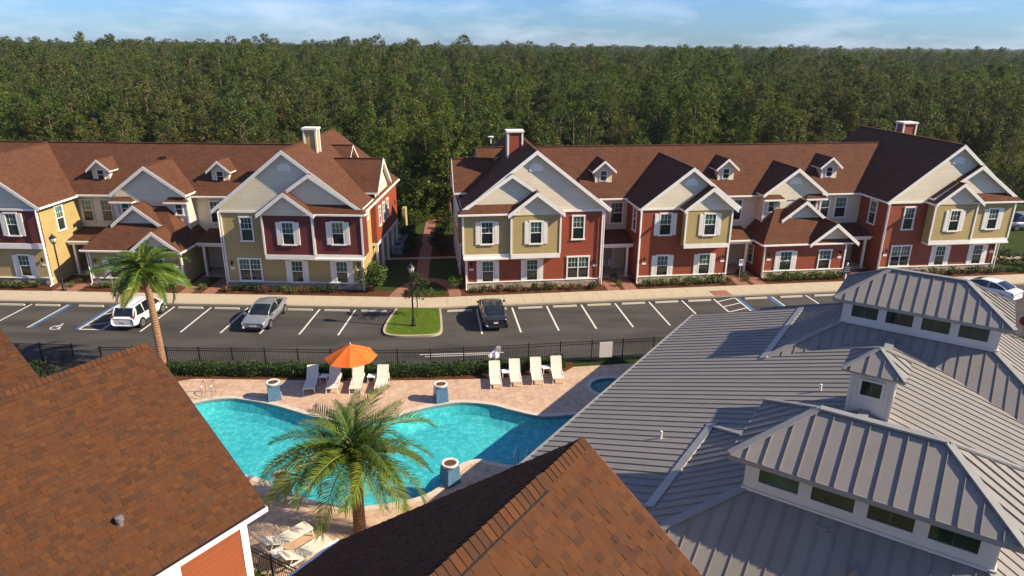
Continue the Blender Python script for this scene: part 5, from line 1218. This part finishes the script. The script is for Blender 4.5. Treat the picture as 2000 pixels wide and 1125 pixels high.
def access_sign(x, y, lb, rz=0):
    r_ = empty('parking_sign', (x, y, .1), rz, lb, 'sign', 'accessible parking signs')
    MB().tube([(0, 0, 0), (0, 0, 2.25)], .03, 8).build('post', 'vent_metal', r_)
    b_ = MB().box(-.17, .17, -.055, -.032, 1.72, 2.27).build('plate', 'white_paint', r_); MB().box(-.135, .135, -.058, -.0551, 1.93, 2.20).build('blue_field', 'sign_blue', b_)
    s_ = MB(); ring(s_, 0, 0, .055, .018, 110, 350, 0)
    for p, q in (((-.01, 0), (0, .11)), ((-.01, .03), (.05, .03)), ((.05, .03), (.085, -.05))):
        d = (Vector(q)-Vector(p)).normalized(); n = Vector((-d.y, d.x))*.010; s_.add([(p[0]-n.x, p[1]-n.y, 0), (q[0]-n.x, q[1]-n.y, 0), (q[0]+n.x, q[1]+n.y, 0), (p[0]+n.x, p[1]+n.y, 0)], [(0, 1, 2, 3)])
    s_.build('wheelchair_symbol', 'white_paint', b_, loc=(0, -.060, 2.045), rot=(rad(90), 0, 0))
access_sign(*FL.xy(-20.4, 2.4), 'accessible parking sign before the tan single storey wing', FL.a); access_sign(*FRt.xy(24.6, 2.4), 'accessible parking sign before the red porch by the brick walks', FRt.a)
px_, py_ = FRt.xy(34.35, 2.6); r_ = empty('post_sign', (px_, py_, .1), FRt.a, 'small dark sign on a white post before the red single storey wing', 'sign')
MB().box(-.05, .05, -.05, .05, 0, 1.45).build('post', 'white_paint', r_); MB().lathe([(.075, 1.451), (.085, 1.5), (.05, 1.57), (.0, 1.61)], 10).build('finial', 'white_paint', r_)
pn = MB().box(-.34, .34, -.085, -.051, .62, 1.32).build('panel', 'sign_navy', r_)
for z in (.78, .96, 1.13): MB().box(-.25, .25, -.089, -.0851, z, z+.05).build('pale_band', 'grey_box', pn)
r_ = empty('stop_sign', (33.6, 41.6, .0), rad(-40), 'red octagonal road sign on a post beyond the clubhouse roof', 'road sign')
MB().tube([(0, 0, 0), (0, 0, 2.6)], .035, 8).build('post', 'vent_metal', r_)
oc = lambda R2: [(R2*math.cos(rad(22.5+45*i)), R2*math.sin(rad(22.5+45*i))) for i in range(8)]
pl = MB().slab([(x, -.05, 2.2+y) for x, y in oc(.41)], (0, .015, 0)).build('plate', 'white_paint', r_); MB().slab([(x, -.054, 2.2+y) for x, y in oc(.38)], (0, .003, 0)).build('red_face', 'sign_red', pl)
# air conditioners beside the garden walk
for i, (x, y) in enumerate(((-10.9, 63.2), (-10.95, 65.0), (-11.0, 66.8), (-4.9, 63.6), (-5.0, 65.4), (-5.05, 67.2))):
    r_ = empty('air_conditioner', (x, y, .1), rad(2), 'grey air conditioner unit in the shade beside the garden walk' if i < 3 else 'grey air conditioner unit in the shade along the red house', 'air conditioner', 'units by the tan house' if i < 3 else 'units by the red house')
    MB().box(-.42, .42, -.42, .42, 0, .85).build('casing', 'grey_box', r_); MB().lathe([(.36, .851), (.36, .88), (.10, .90)], 14).build('fan_grille', 'black_trim', r_)
    for z in (.15, .3, .45, .6): MB().box(-.43, .43, -.43, .43, z, z+.03).build('louver', 'black_trim', r_)
# ------------------------------------------------------------------ cars: lofted body, x across, +y towards the nose
def car(label, paintmat, kind, loc, rz, group='cars parked at the kerb'):
    root = empty('parked_car', loc, rz, label, 'car', group)
    suv = kind != 'sedan'; L = 4.55 if suv else 4.75; W = .92 if suv else .91; H = 1.68 if suv else 1.44
    if kind == 'van': L, H, W = 5.0, 1.75, .98
    belt = .98 if suv else .90
    hl = L/2
    # stations along the car: y, half width, lower z, hood/belt z
    if suv: st = [(-hl, .80, .40, .92), (-hl+.08, .88, .28, 1.02), (-hl+.5, W, .24, 1.04), (-1.2, W, .24, belt), (0, W, .24, belt-.02), (1.0, W, .24, belt-.02), (1.35, W, .24, .98), (hl-.5, W-.02, .24, .96), (hl-.12, .86, .28, .88), (hl, .76, .36, .76)]
    else: st = [(-hl, .76, .40, .88), (-hl+.10, .86, .28, 1.0), (-hl+.5, W, .22, 1.05), (-1.2, W, .22, belt+.08), (0, W, .22, belt+.03), (.9, W, .22, belt+.02), (1.35, W, .22, .95), (hl-.5, W-.02, .22, .88), (hl-.14, .86, .24, .80), (hl, .74, .30, .70)]
    def prof(w, z0, z1):
        h = z1-z0; p = [(.0, z0), (w*.80, z0), (w*.96, z0+h*.18), (w, z0+h*.45), (w*.985, z0+h*.75), (w*.93, z1-.02), (w*.78, z1), (0, z1+.02)]
        return p + [(-x, z) for x, z in reversed(p[1:-1])]
    mb = MB(); n = 14; o = 0
    for (y, w, z0, z1) in st: mb.v.extend([(x, y, z) for x, z in prof(w, z0, z1)])
    for i in range(len(st)-1):
        for j in range(n): mb.f.append([i*n+j, i*n+(j+1) % n, (i+1)*n+(j+1) % n, (i+1)*n+j]); mb.m.append(0)
    mb.f.append(list(range(n))); mb.m.append(0); mb.f.append([(len(st)-1)*n+j for j in reversed(range(n))]); mb.m.append(0)
    me = mb.mesh('body', paintmat, True); bd = put('body', me, root)
    m = bd.modifiers.new('soft', 'SUBSURF'); m.levels = 1; m.render_levels = 2
    # greenhouse: one curved shell, glass all round with a painted roof and pillars
    if kind == 'suv': yb0, yb1, yt0, yt1 = -hl+.16, 1.36, -hl+.55, .42
    elif kind == 'van': yb0, yb1, yt0, yt1 = -hl+.15, 1.80, -hl+.45, .80
    else: yb0, yb1, yt0, yt1 = -2.02, 1.42, -.92, .30
    wb, wt = W*.93, W*.72; zb = belt-.05
    gs = [(yb0, zb+.03, .86), (yb0*.5+yt0*.5, zb+(H-zb)*.60, .94), (yt0, H-.045, .97), (yt0*.6+yt1*.4, H, 1.0), (yt0*.25+yt1*.75, H-.005, 1.0), (yt1, H-.05, .98), (yb1*.5+yt1*.5, zb+(H-zb)*.62, .96), (yb1, zb+.03, .88)]
    def ring_(y, zt, q):
        f_ = (zt-zb)/(H-zb); wtop = (wb + (wt-wb)*f_)*q; wl = wb*q
        return [(-wl, y, zb), (-(wl*.45+wtop*.55), y, zb+(zt-zb)*.55), (-wtop, y, zt-.035*f_), (-wtop*.72, y, zt), (0, y, zt+.02*f_), (wtop*.72, y, zt), (wtop, y, zt-.035*f_), (wl*.45+wtop*.55, y, zb+(zt-zb)*.55), (wl, y, zb)]
    R3 = [ring_(*g_) for g_ in gs]; gm, rm_ = MB(), MB()
    for i in range(len(R3)-1):
        for j in range(8):
            top = 2 <= i <= 4 and 2 <= j <= 5
            q4 = [R3[i][j], R3[i+1][j], R3[i+1][j+1], R3[i][j+1]]
            (rm_ if top else gm).add([(x*1.006, y, z + (.004 if top else 0)) for x, y, z in q4], [(0, 1, 2, 3)])
    gm.build('windows', 'car_glass', bd, True); rm_.build('roof', paintmat, bd, True)
    def strip(path, w): MB().tube([tuple(p) for p in path], w, 6).build('pillar', paintmat, bd, True)
    for j in (2, 6): strip([R3[i][j] for i in range(0, 8)], .036)
    mid = 3; 
    for s in (0, 8):
        st_ = 1 if s == 0 else -1
        strip([R3[3][s], R3[3][s+st_], R3[3][s+2*st_]], .035)
        if suv: strip([R3[1][s], R3[2][s+st_], R3[2][s+2*st_]], .075)
    # wheels
    wr = .345 if suv else .325
    for y in (-hl+.88, hl-.92):
        for s in (-1, 1):
            MB().lathe([(wr+.05, -.01), (wr+.05, .02)], 20).build('wheel_arch', 'black_trim', root, loc=(s*(W-.012), y, wr+.01), rot=(0, rad(90)*s, 0))
            wh = MB().lathe([(wr*.62, -.20), (wr*.96, -.19), (wr, -.15), (wr, -.05), (wr*.95, .0), (wr*.68, .012)], 24).build('wheel', 'rubber', root, loc=(s*(W+.015), y, wr), rot=(0, rad(90)*s, 0))
            rm = MB(); rm.lathe([(wr*.66, .0), (wr*.64, .020), (.05, .006)], 20)
            for q in range(5): a = 2*math.pi*q/5; rm.bar((.03*math.cos(a), .03*math.sin(a), .018), (wr*.62*math.cos(a), wr*.62*math.sin(a), .024), .05, .02, up=(0, 0, 1))
            rm.build('rim', 'rim_metal', wh)
    # lights, grille, plates, mirrors, bumpers
    for s in (-1, 1):
        MB().frustum((s*.64, hl-.10), (.14, .09), (s*.66, hl-.20), (.13, .12), .62 if not suv else .70, .73 if not suv else .82).build('headlight', 'lamp_clear', root)
        MB().frustum((s*(W-.22), -hl+.12), (.13, .08), (s*(W-.19), -hl+.16), (.10, .09), .80 if not suv else .82, .93 if not suv else 1.06).build('tail_light', 'lamp_red', root)
        MB().box(s*(W+.07)-.07, s*(W+.07)+.07, yb1-.32, yb1-.16, belt+.0, belt+.13).build('wing_mirror', paintmat, root)
        MB().box(s*W*.995-.006, s*W*.995+.006, -.05, .12, belt-.20, belt-.17).build('door_handle', 'chrome', root)
        MB().box(min(s*(W-.04), s*(W+.004)), max(s*(W-.04), s*(W+.004)), -hl+1.3, hl-1.35, .25, .36).build('side_skirt', 'black_trim', root)
    MB().frustum((0, hl-.055), (.66, .06), (0, hl-.065), (.38, .06), .27, .56).build('grille', 'black_trim', root); MB().box(-.26, .26, hl-.03, hl+.012, .46, .57).build('front_plate', 'plate', root)
    MB().box(-.66, .66, -hl+.005, -hl+.10, .30, .44).build('rear_bumper_trim', 'black_trim', root); MB().box(-.16, .16, -hl-.014, -hl+.03, .62, .74).build('rear_plate', 'plate', root)
    if suv:
        for s in (-1, 1): MB().bar((s*wt*.88, yt0+.15, H+.015), (s*wt*.88, yt1-.15, H+.015), .03, .03).build('roof_rail', 'black_trim' if paintmat == 'paint_dark' else 'rim_metal', root)
        MB().slab([(-wt*.85, yt0-.10, H-.075), (wt*.85, yt0-.10, H-.075), (wt*.9, yt0+.10, H-.012), (-wt*.9, yt0+.10, H-.012)], (0, 0, -.035)).build('rear_spoiler', paintmat, root)
    return root
car('white parked car seen from behind, partly hidden by the palm trunk', 'paint_white', 'suv', (-27.0, 46.35, 0), rad(-1.8))
car('silver sedan parked nose out in front of the tan end house', 'paint_silver', 'sedan', (-17.9, 46.3, 0), rad(178.2))
car('black sedan parked beside the grass island', 'paint_dark', 'sedan', (-1.42, 46.75, 0), rad(7.6))
car('white parked car glimpsed beyond the clubhouse monitor roof', 'paint_white', 'sedan', (38.6, 52.7, .0), rad(30))
car('grey van parked beyond the grass bank behind the red row', 'paint_grey', 'van', (56.6, 74.2, .11), rad(97.6), 'cars behind the rows')
# ------------------------------------------------------------------ feather palms: every frond is a part
def frond_mesh(key, length, droop, seed, nl=58):
    def m():
        rg = random.Random(seed); mb = MB(); pts = []; x = z = 0.0; ang = 0.0; N = 18
        for i in range(N+1):
            pts.append(Vector((x, 0, z))); t = i/N
            ang = -droop*(t**1.25); x += math.cos(ang)*length/N; z += math.sin(ang)*length/N
        mb.tube([tuple(p) for p in pts], [.035*(1-.85*i/N)+.004 for i in range(N+1)], 5, 1)
        for i in range(nl):
            t = .10 + .90*(i+.5)/nl; f = t*N; a = int(min(f, N-1)); p = pts[a].lerp(pts[a+1], f-a); d = (pts[min(a+1, N)]-pts[a]).normalized()
            ll = length*(.085 + .135*math.sin(math.pi*min(1, .12+t*.92)))*rg.uniform(.9, 1.1)
            up = Vector((0, 1, 0)).cross(d); up = -up if up.z < 0 else up
            for s in (-1, 1):
                dirv = (d*(.55+.45*t) + Vector((0, s, 0))*(.95-.25*t) + up*(.42*rg.uniform(.3, 1.6))).normalized()
                w = .055; mid = p + dirv*ll*.5; tip = p + dirv*ll + Vector((0, 0, -ll*.22)); wv = d*w*.5
                mb.add([tuple(p-wv*.5), tuple(p+wv*.5), tuple(mid+wv), tuple(tip), tuple(mid-wv)], [(0, 1, 2, 3, 4)], 0)
        return mb.mesh('frond', ['leaf_palm', 'palm_stalk'])
    return shared(('frond', key), m)
def palm(x, y, z, label, hgt, r0, r1, lean, nf, flen, seed, bark='palm_bark', low=-.9, part_front=False):
    rg = random.Random(seed); root = empty('palm_tree', (x, y, z), 0, label, 'palm')
    n = int(hgt/.075); pts, rs = [], []
    for i in range(n+1):
        t = i/n; pts.append((lean[0]*t*t*hgt, lean[1]*t*t*hgt, hgt*t)); rs.append((r0 + (r1-r0)*t)*(1.0 + (.10 if i % 2 else -.05)))
    MB().tube(pts, rs, 14).build('trunk', bark, root)
    top = Vector(pts[-1])
    for i in range(26):  # old leaf bases below the crown
        a = i*2.4; zz = -.75 + .75*i/26; r = r1*1.02; MB().bar((top.x+math.cos(a)*r*.8, top.y+math.sin(a)*r*.8, top.z+zz), (top.x+math.cos(a)*(r+.13), top.y+math.sin(a)*(r+.13), top.z+zz+.20), .10, .05, up=(math.cos(a), math.sin(a), 0)).build('leaf_base', bark, root)
    for i in range(nf):
        t = i/(nf-1); el = 1.35 + (low-1.35)*(t**.92) + rg.gauss(0, .08); a = i*2.39996 + rg.gauss(0, .12)
        if part_front and math.sin(a) < -.35 and el < .25: el = rg.uniform(.25, .7)
        k_ = rg.randrange(3); dr = (.95, 1.3, 1.65)[k_]
        o = put('frond', frond_mesh((flen, k_), flen, dr, 100+k_), root)
        s = rg.uniform(.85, 1.08)*(1.0 if t > .34 else .62 + t)
        o.matrix_local = Matrix.Translation(top + Vector((math.cos(a)*.08, math.sin(a)*.08, .05*(1-t)))) @ Matrix.Rotation(a, 4, 'Z') @ Matrix.Rotation(-el, 4, 'Y') @ Matrix.Rotation(rg.gauss(0, .35), 4, 'X') @ Matrix.Scale(s, 4)
palm(-6.2, 23.3, .03, 'bushy feather palm with brown trunk growing on the deck between pool and brown roofs', 3.75, .24, .22, (.0, .006), 46, 3.75, 21, 'palm_bark_dark', -.55, True)
palm(-21.35, 38.0, .03, 'tall feather palm with pale ringed trunk at the end of the hedge', 6.5, .23, .18, (-.0205, .006), 44, 2.7, 22, 'palm_bark', -.45)

# ------------------------------------------------------------------ the wood behind the houses
def tree_meshes(kind, seed):
    """trunk, limbs and a crown of many small leaf clumps"""
    rg = random.Random(seed); tr = MB(); lf = MB(); cl = []
    #        height, trunk r, crown from, clumps, crown radius, clump radius, leaves, leaf size, material
    H, r0, z0, nc, cr, q0, n, size, mat = {'pine': (14.6, .18, .50, 48, 2.0, .46, 2700, .24, 'leaf_pine'), 'broad': (12.2, .20, .24, 70, 2.55, .52, 3800, .25, 'leaf_forest'), 'slim': (13.2, .13, .22, 40, 1.15, .40, 2200, .23, 'leaf_forest'),
        'bare': (12.5, .16, .30, 22, 1.9, .35, 260, .22, 'leaf_forest'), 'thicket': (5.6, .07, .06, 44, 2.2, .52, 2700, .25, 'leaf_forest')}[kind]
    lean = rg.uniform(-.4, .4)
    if kind == 'thicket':
        for i in range(6): a = rg.random()*6.28; tr.tube([(0, 0, 0), (math.cos(a)*.6, math.sin(a)*.6, 1.6), (math.cos(a)*1.2, math.sin(a)*1.2, 3.0)], [.06, .04, .015], 4)
    else: tr.tube([(0, 0, 0), (lean*.4, .08, H*.35), (lean*.7, -.05, H*.7), (lean, 0, H*.97)], [r0, r0*.8, r0*.5, .02], 7)
    for i in range(nc):
        t = (i + rg.random())/nc; z = H*(z0 + (.985-z0)*t); a = i*2.4 + rg.uniform(-.6, .6)
        if kind == 'pine': sh = math.sin(math.pi*(.22 + .68*t))
        elif kind == 'slim': sh = (1-t)**.6*.8 + .15
        elif kind == 'bare': sh = 1.1 - .7*t
        else: sh = math.sin(math.pi*(.16 + .76*t))
        r = cr*sh*math.sqrt(rg.uniform(.08, 1.0))*rg.uniform(.75, 1.2); x, y = math.cos(a)*r + lean*t, math.sin(a)*r
        if i % 2 == 0 and kind != 'thicket': tr.tube([(lean*t, 0, max(.5, z-.9)), (x*.6, y*.6, z-.3), (x, y, z)], [.045, .028, .008], 4)
        cl.append((x, y, z, q0*rg.uniform(.65, 1.35)))
    def f():
        x, y, z, q = rg.choice(cl); v = Vector((rg.gauss(0, 1), rg.gauss(0, 1), rg.gauss(0, .8))).normalized()*q*rg.uniform(.35, 1.15); return (x+v.x, y+v.y, max(.15, z+v.z))
    leaf_cloud(lf, n, f, size, rg, .7)
    return tr.mesh('trunk', 'bark_pale' if kind in ('bare', 'slim') else 'bark'), lf.mesh('crown', mat)
TREES = [(kd, *tree_meshes(kd, 200+i)) for i, kd in enumerate(('pine', 'pine', 'broad', 'broad', 'slim', 'slim', 'bare', 'thicket', 'thicket', 'broad', 'pine'))]
LAB = {'pine': 'tall pine with a clumped dark crown in the wood behind the houses', 'broad': 'broad leafy tree with rounded crown in the wood behind the houses', 'slim': 'slender pale stemmed tree with narrow crown in the wood behind the houses',
       'bare': 'nearly leafless pale tree with bare branches in the wood behind the houses', 'thicket': 'low dense thicket at the edge of the wood behind the houses'}
def edge_dist(x):
    """front edge of the wood behind the two rows"""
    return (76.5 - .03*x) if x < -6 else (77.5 + .17*(x+6))
rg = random.Random(4); near_pts, far_pts = [], []
def pick(front):
    r = rg.random()
    if front < 5: return rg.choice((7, 8, 7, 8, 7, 2, 3, 4))
    return rg.choices(range(11), (2, 2, 4, 4, 1.1, 1.1, .6, .6, .6, 4, 2))[0]
d = 0.0; rows = []
while d < 2600:
    sp = 2.7 if d < 25 else (3.3 if d < 60 else (4.0 if d < 160 else (5.4 if d < 420 else 10.0 + d*.012)))
    wide = 1.0 if d < 160 else (1.25 if d < 420 else min(4.5, 1.4 + d*.0014))
    y0 = 77 + d; xm = y0*.80 + 8; x = -xm
    while x < xm:
        px, py = x + rg.uniform(-.5, .5)*sp, edge_dist(max(-70, min(70, x))) + d + rg.uniform(-.5, .5)*sp
        i = pick(d); s = rg.uniform(.62, 1.06)*(1.0 if d < 300 else 1.05)
        if math.sin(px*.045 + 1.3*math.sin(py*.03)) + math.sin(py*.061 + px*.017) > .7 and d > 6 and rg.random() < .75: i = rg.choice((0, 1, 10, 0, 4))
        if rg.random() < .05 and d > 20: s = rg.uniform(1.05, 1.17 if d < 150 else 1.30); i = rg.choice((0, 1, 10, 2))
        if d > 60: s *= 1.10 - .12*x/xm + .06*math.sin(x*.021 + d*.013) + .05*math.sin(x*.057 - d*.02)
        if d > 25 and TREES[i][0] == 'thicket': i = 2
        (near_pts if d < 46 else far_pts).append((px, py, i, s, wide, rg.random()*6.28)); x += sp*rg.uniform(.75, 1.25)
    d += sp*.9
near_pts.sort(key=lambda p: p[0]**2 + p[1]**2)
count = {}; singles = []
for p in near_pts:
    kd = TREES[p[2]][0]; count[kd] = count.get(kd, 0) + 1
    vis = abs(p[0]) < p[1]*.77 + 3
    (singles if vis and len(singles) < 300 else far_pts).append(p)
for (x, y, i, s, wd, rz) in singles:
    kd, tm, cm = TREES[i]; nm = {'pine': 'pine_tree', 'broad': 'broadleaf_tree', 'slim': 'slender_tree', 'bare': 'bare_tree', 'thicket': 'thicket_bush'}[kd]
    r_ = empty(nm, (x, y, -.05), rz, LAB[kd], 'tree' if kd != 'thicket' else 'bush', {'pine': 'pines of the wood', 'broad': 'broadleaf trees of the wood', 'slim': 'slender trees of the wood', 'bare': 'bare trees of the wood', 'thicket': 'thickets of the wood edge'}[kd]); r_.scale = (s, s, s*(.92 + .1*math.sin(x*7)))
    put('trunk', tm, r_); put('crown', cm, r_)
# the rest of the wood reads as one mass: one object, trees set out on points
def wood(points):
    me = bpy.data.meshes.new('forest'); me.from_pydata([(p[0], p[1], -.05) for p in points], [], [])
    for nm, tp, vals in (('kind_index', 'INT', [p[2] for p in points]), ('turn', 'FLOAT', [p[5] for p in points]), ('size', 'FLOAT_VECTOR', [c for p in points for c in (p[3]*p[4], p[3]*p[4], p[3]*(1.0 if p[4] < 1.3 else 1.0))])):
        at = me.attributes.new(nm, tp, 'POINT'); at.data.foreach_set('vector' if tp == 'FLOAT_VECTOR' else 'value', vals)
    ob = bpy.data.objects.new('forest', me); COL.objects.link(ob); tag(ob, 'dense mixed wood stretching to the horizon behind the houses', 'forest', None, 'stuff')
    ng = bpy.data.node_groups.new('wood_spread', 'GeometryNodeTree'); ng.interface.new_socket('Geometry', in_out='INPUT', socket_type='NodeSocketGeometry'); ng.interface.new_socket('Geometry', in_out='OUTPUT', socket_type='NodeSocketGeometry')
    N = ng.nodes; Lk = ng.links; gi, go = N.new('NodeGroupInput'), N.new('NodeGroupOutput'); jn = N.new('GeometryNodeJoinGeometry')
    def attr(nm, tp): a = N.new('GeometryNodeInputNamedAttribute'); a.data_type = tp; a.inputs['Name'].default_value = nm; return a.outputs['Attribute']
    ki, tu, sz = attr('kind_index', 'INT'), attr('turn', 'FLOAT'), attr('size', 'FLOAT_VECTOR')
    cx = N.new('ShaderNodeCombineXYZ'); Lk.new(tu, cx.inputs['Z']); m2p = N.new('GeometryNodeMeshToPoints'); Lk.new(gi.outputs[0], m2p.inputs['Mesh'])
    for i, (kd, tm, cm) in enumerate(TREES):
        cmp_ = N.new('FunctionNodeCompare'); cmp_.data_type = 'INT'; cmp_.operation = 'EQUAL'; Lk.new(ki, cmp_.inputs[2]); cmp_.inputs[3].default_value = i
        src = [o for o in bpy.data.objects if o.type == 'MESH' and o.data in (tm, cm)]
        for want in (tm, cm):
            so = next((o for o in src if o.data == want), None)
            if so is None: continue
            oi = N.new('GeometryNodeObjectInfo'); oi.transform_space = 'ORIGINAL'; oi.inputs['Object'].default_value = so; oi.inputs['As Instance'].default_value = True
            ip = N.new('GeometryNodeInstanceOnPoints'); Lk.new(m2p.outputs[0], ip.inputs['Points']); Lk.new(cmp_.outputs[0], ip.inputs['Selection']); Lk.new(oi.outputs['Geometry'], ip.inputs['Instance']); Lk.new(cx.outputs[0], ip.inputs['Rotation']); Lk.new(sz, ip.inputs['Scale'])
            Lk.new(ip.outputs[0], jn.inputs[0])
    Lk.new(jn.outputs[0], go.inputs[0])
    md = ob.modifiers.new('spread', 'NODES'); md.node_group = ng
    return ob
wood(far_pts)
# ------------------------------------------------------------------ thin humid air over the wood
hz = MB().box(-3400, 3400, -3400, 3500, -1.5, 27.0).mesh('haze', 'bark')
t = NT('haze_air'); t.n.remove(t.b); pv = t.node('ShaderNodeVolumePrincipled'); pv.inputs['Color'].default_value = (0.80, 0.88, 1.0, 1); pv.inputs['Density'].default_value = 0.00010; pv.inputs['Anisotropy'].default_value = 0.2
t.link(pv.outputs[0], t.out.inputs['Volume'])
hz.materials.clear(); hz.materials.append(MAT['haze_air']); tag(put('haze', hz), 'thin humid air lying over the houses and the wood', 'haze', None, 'stuff')
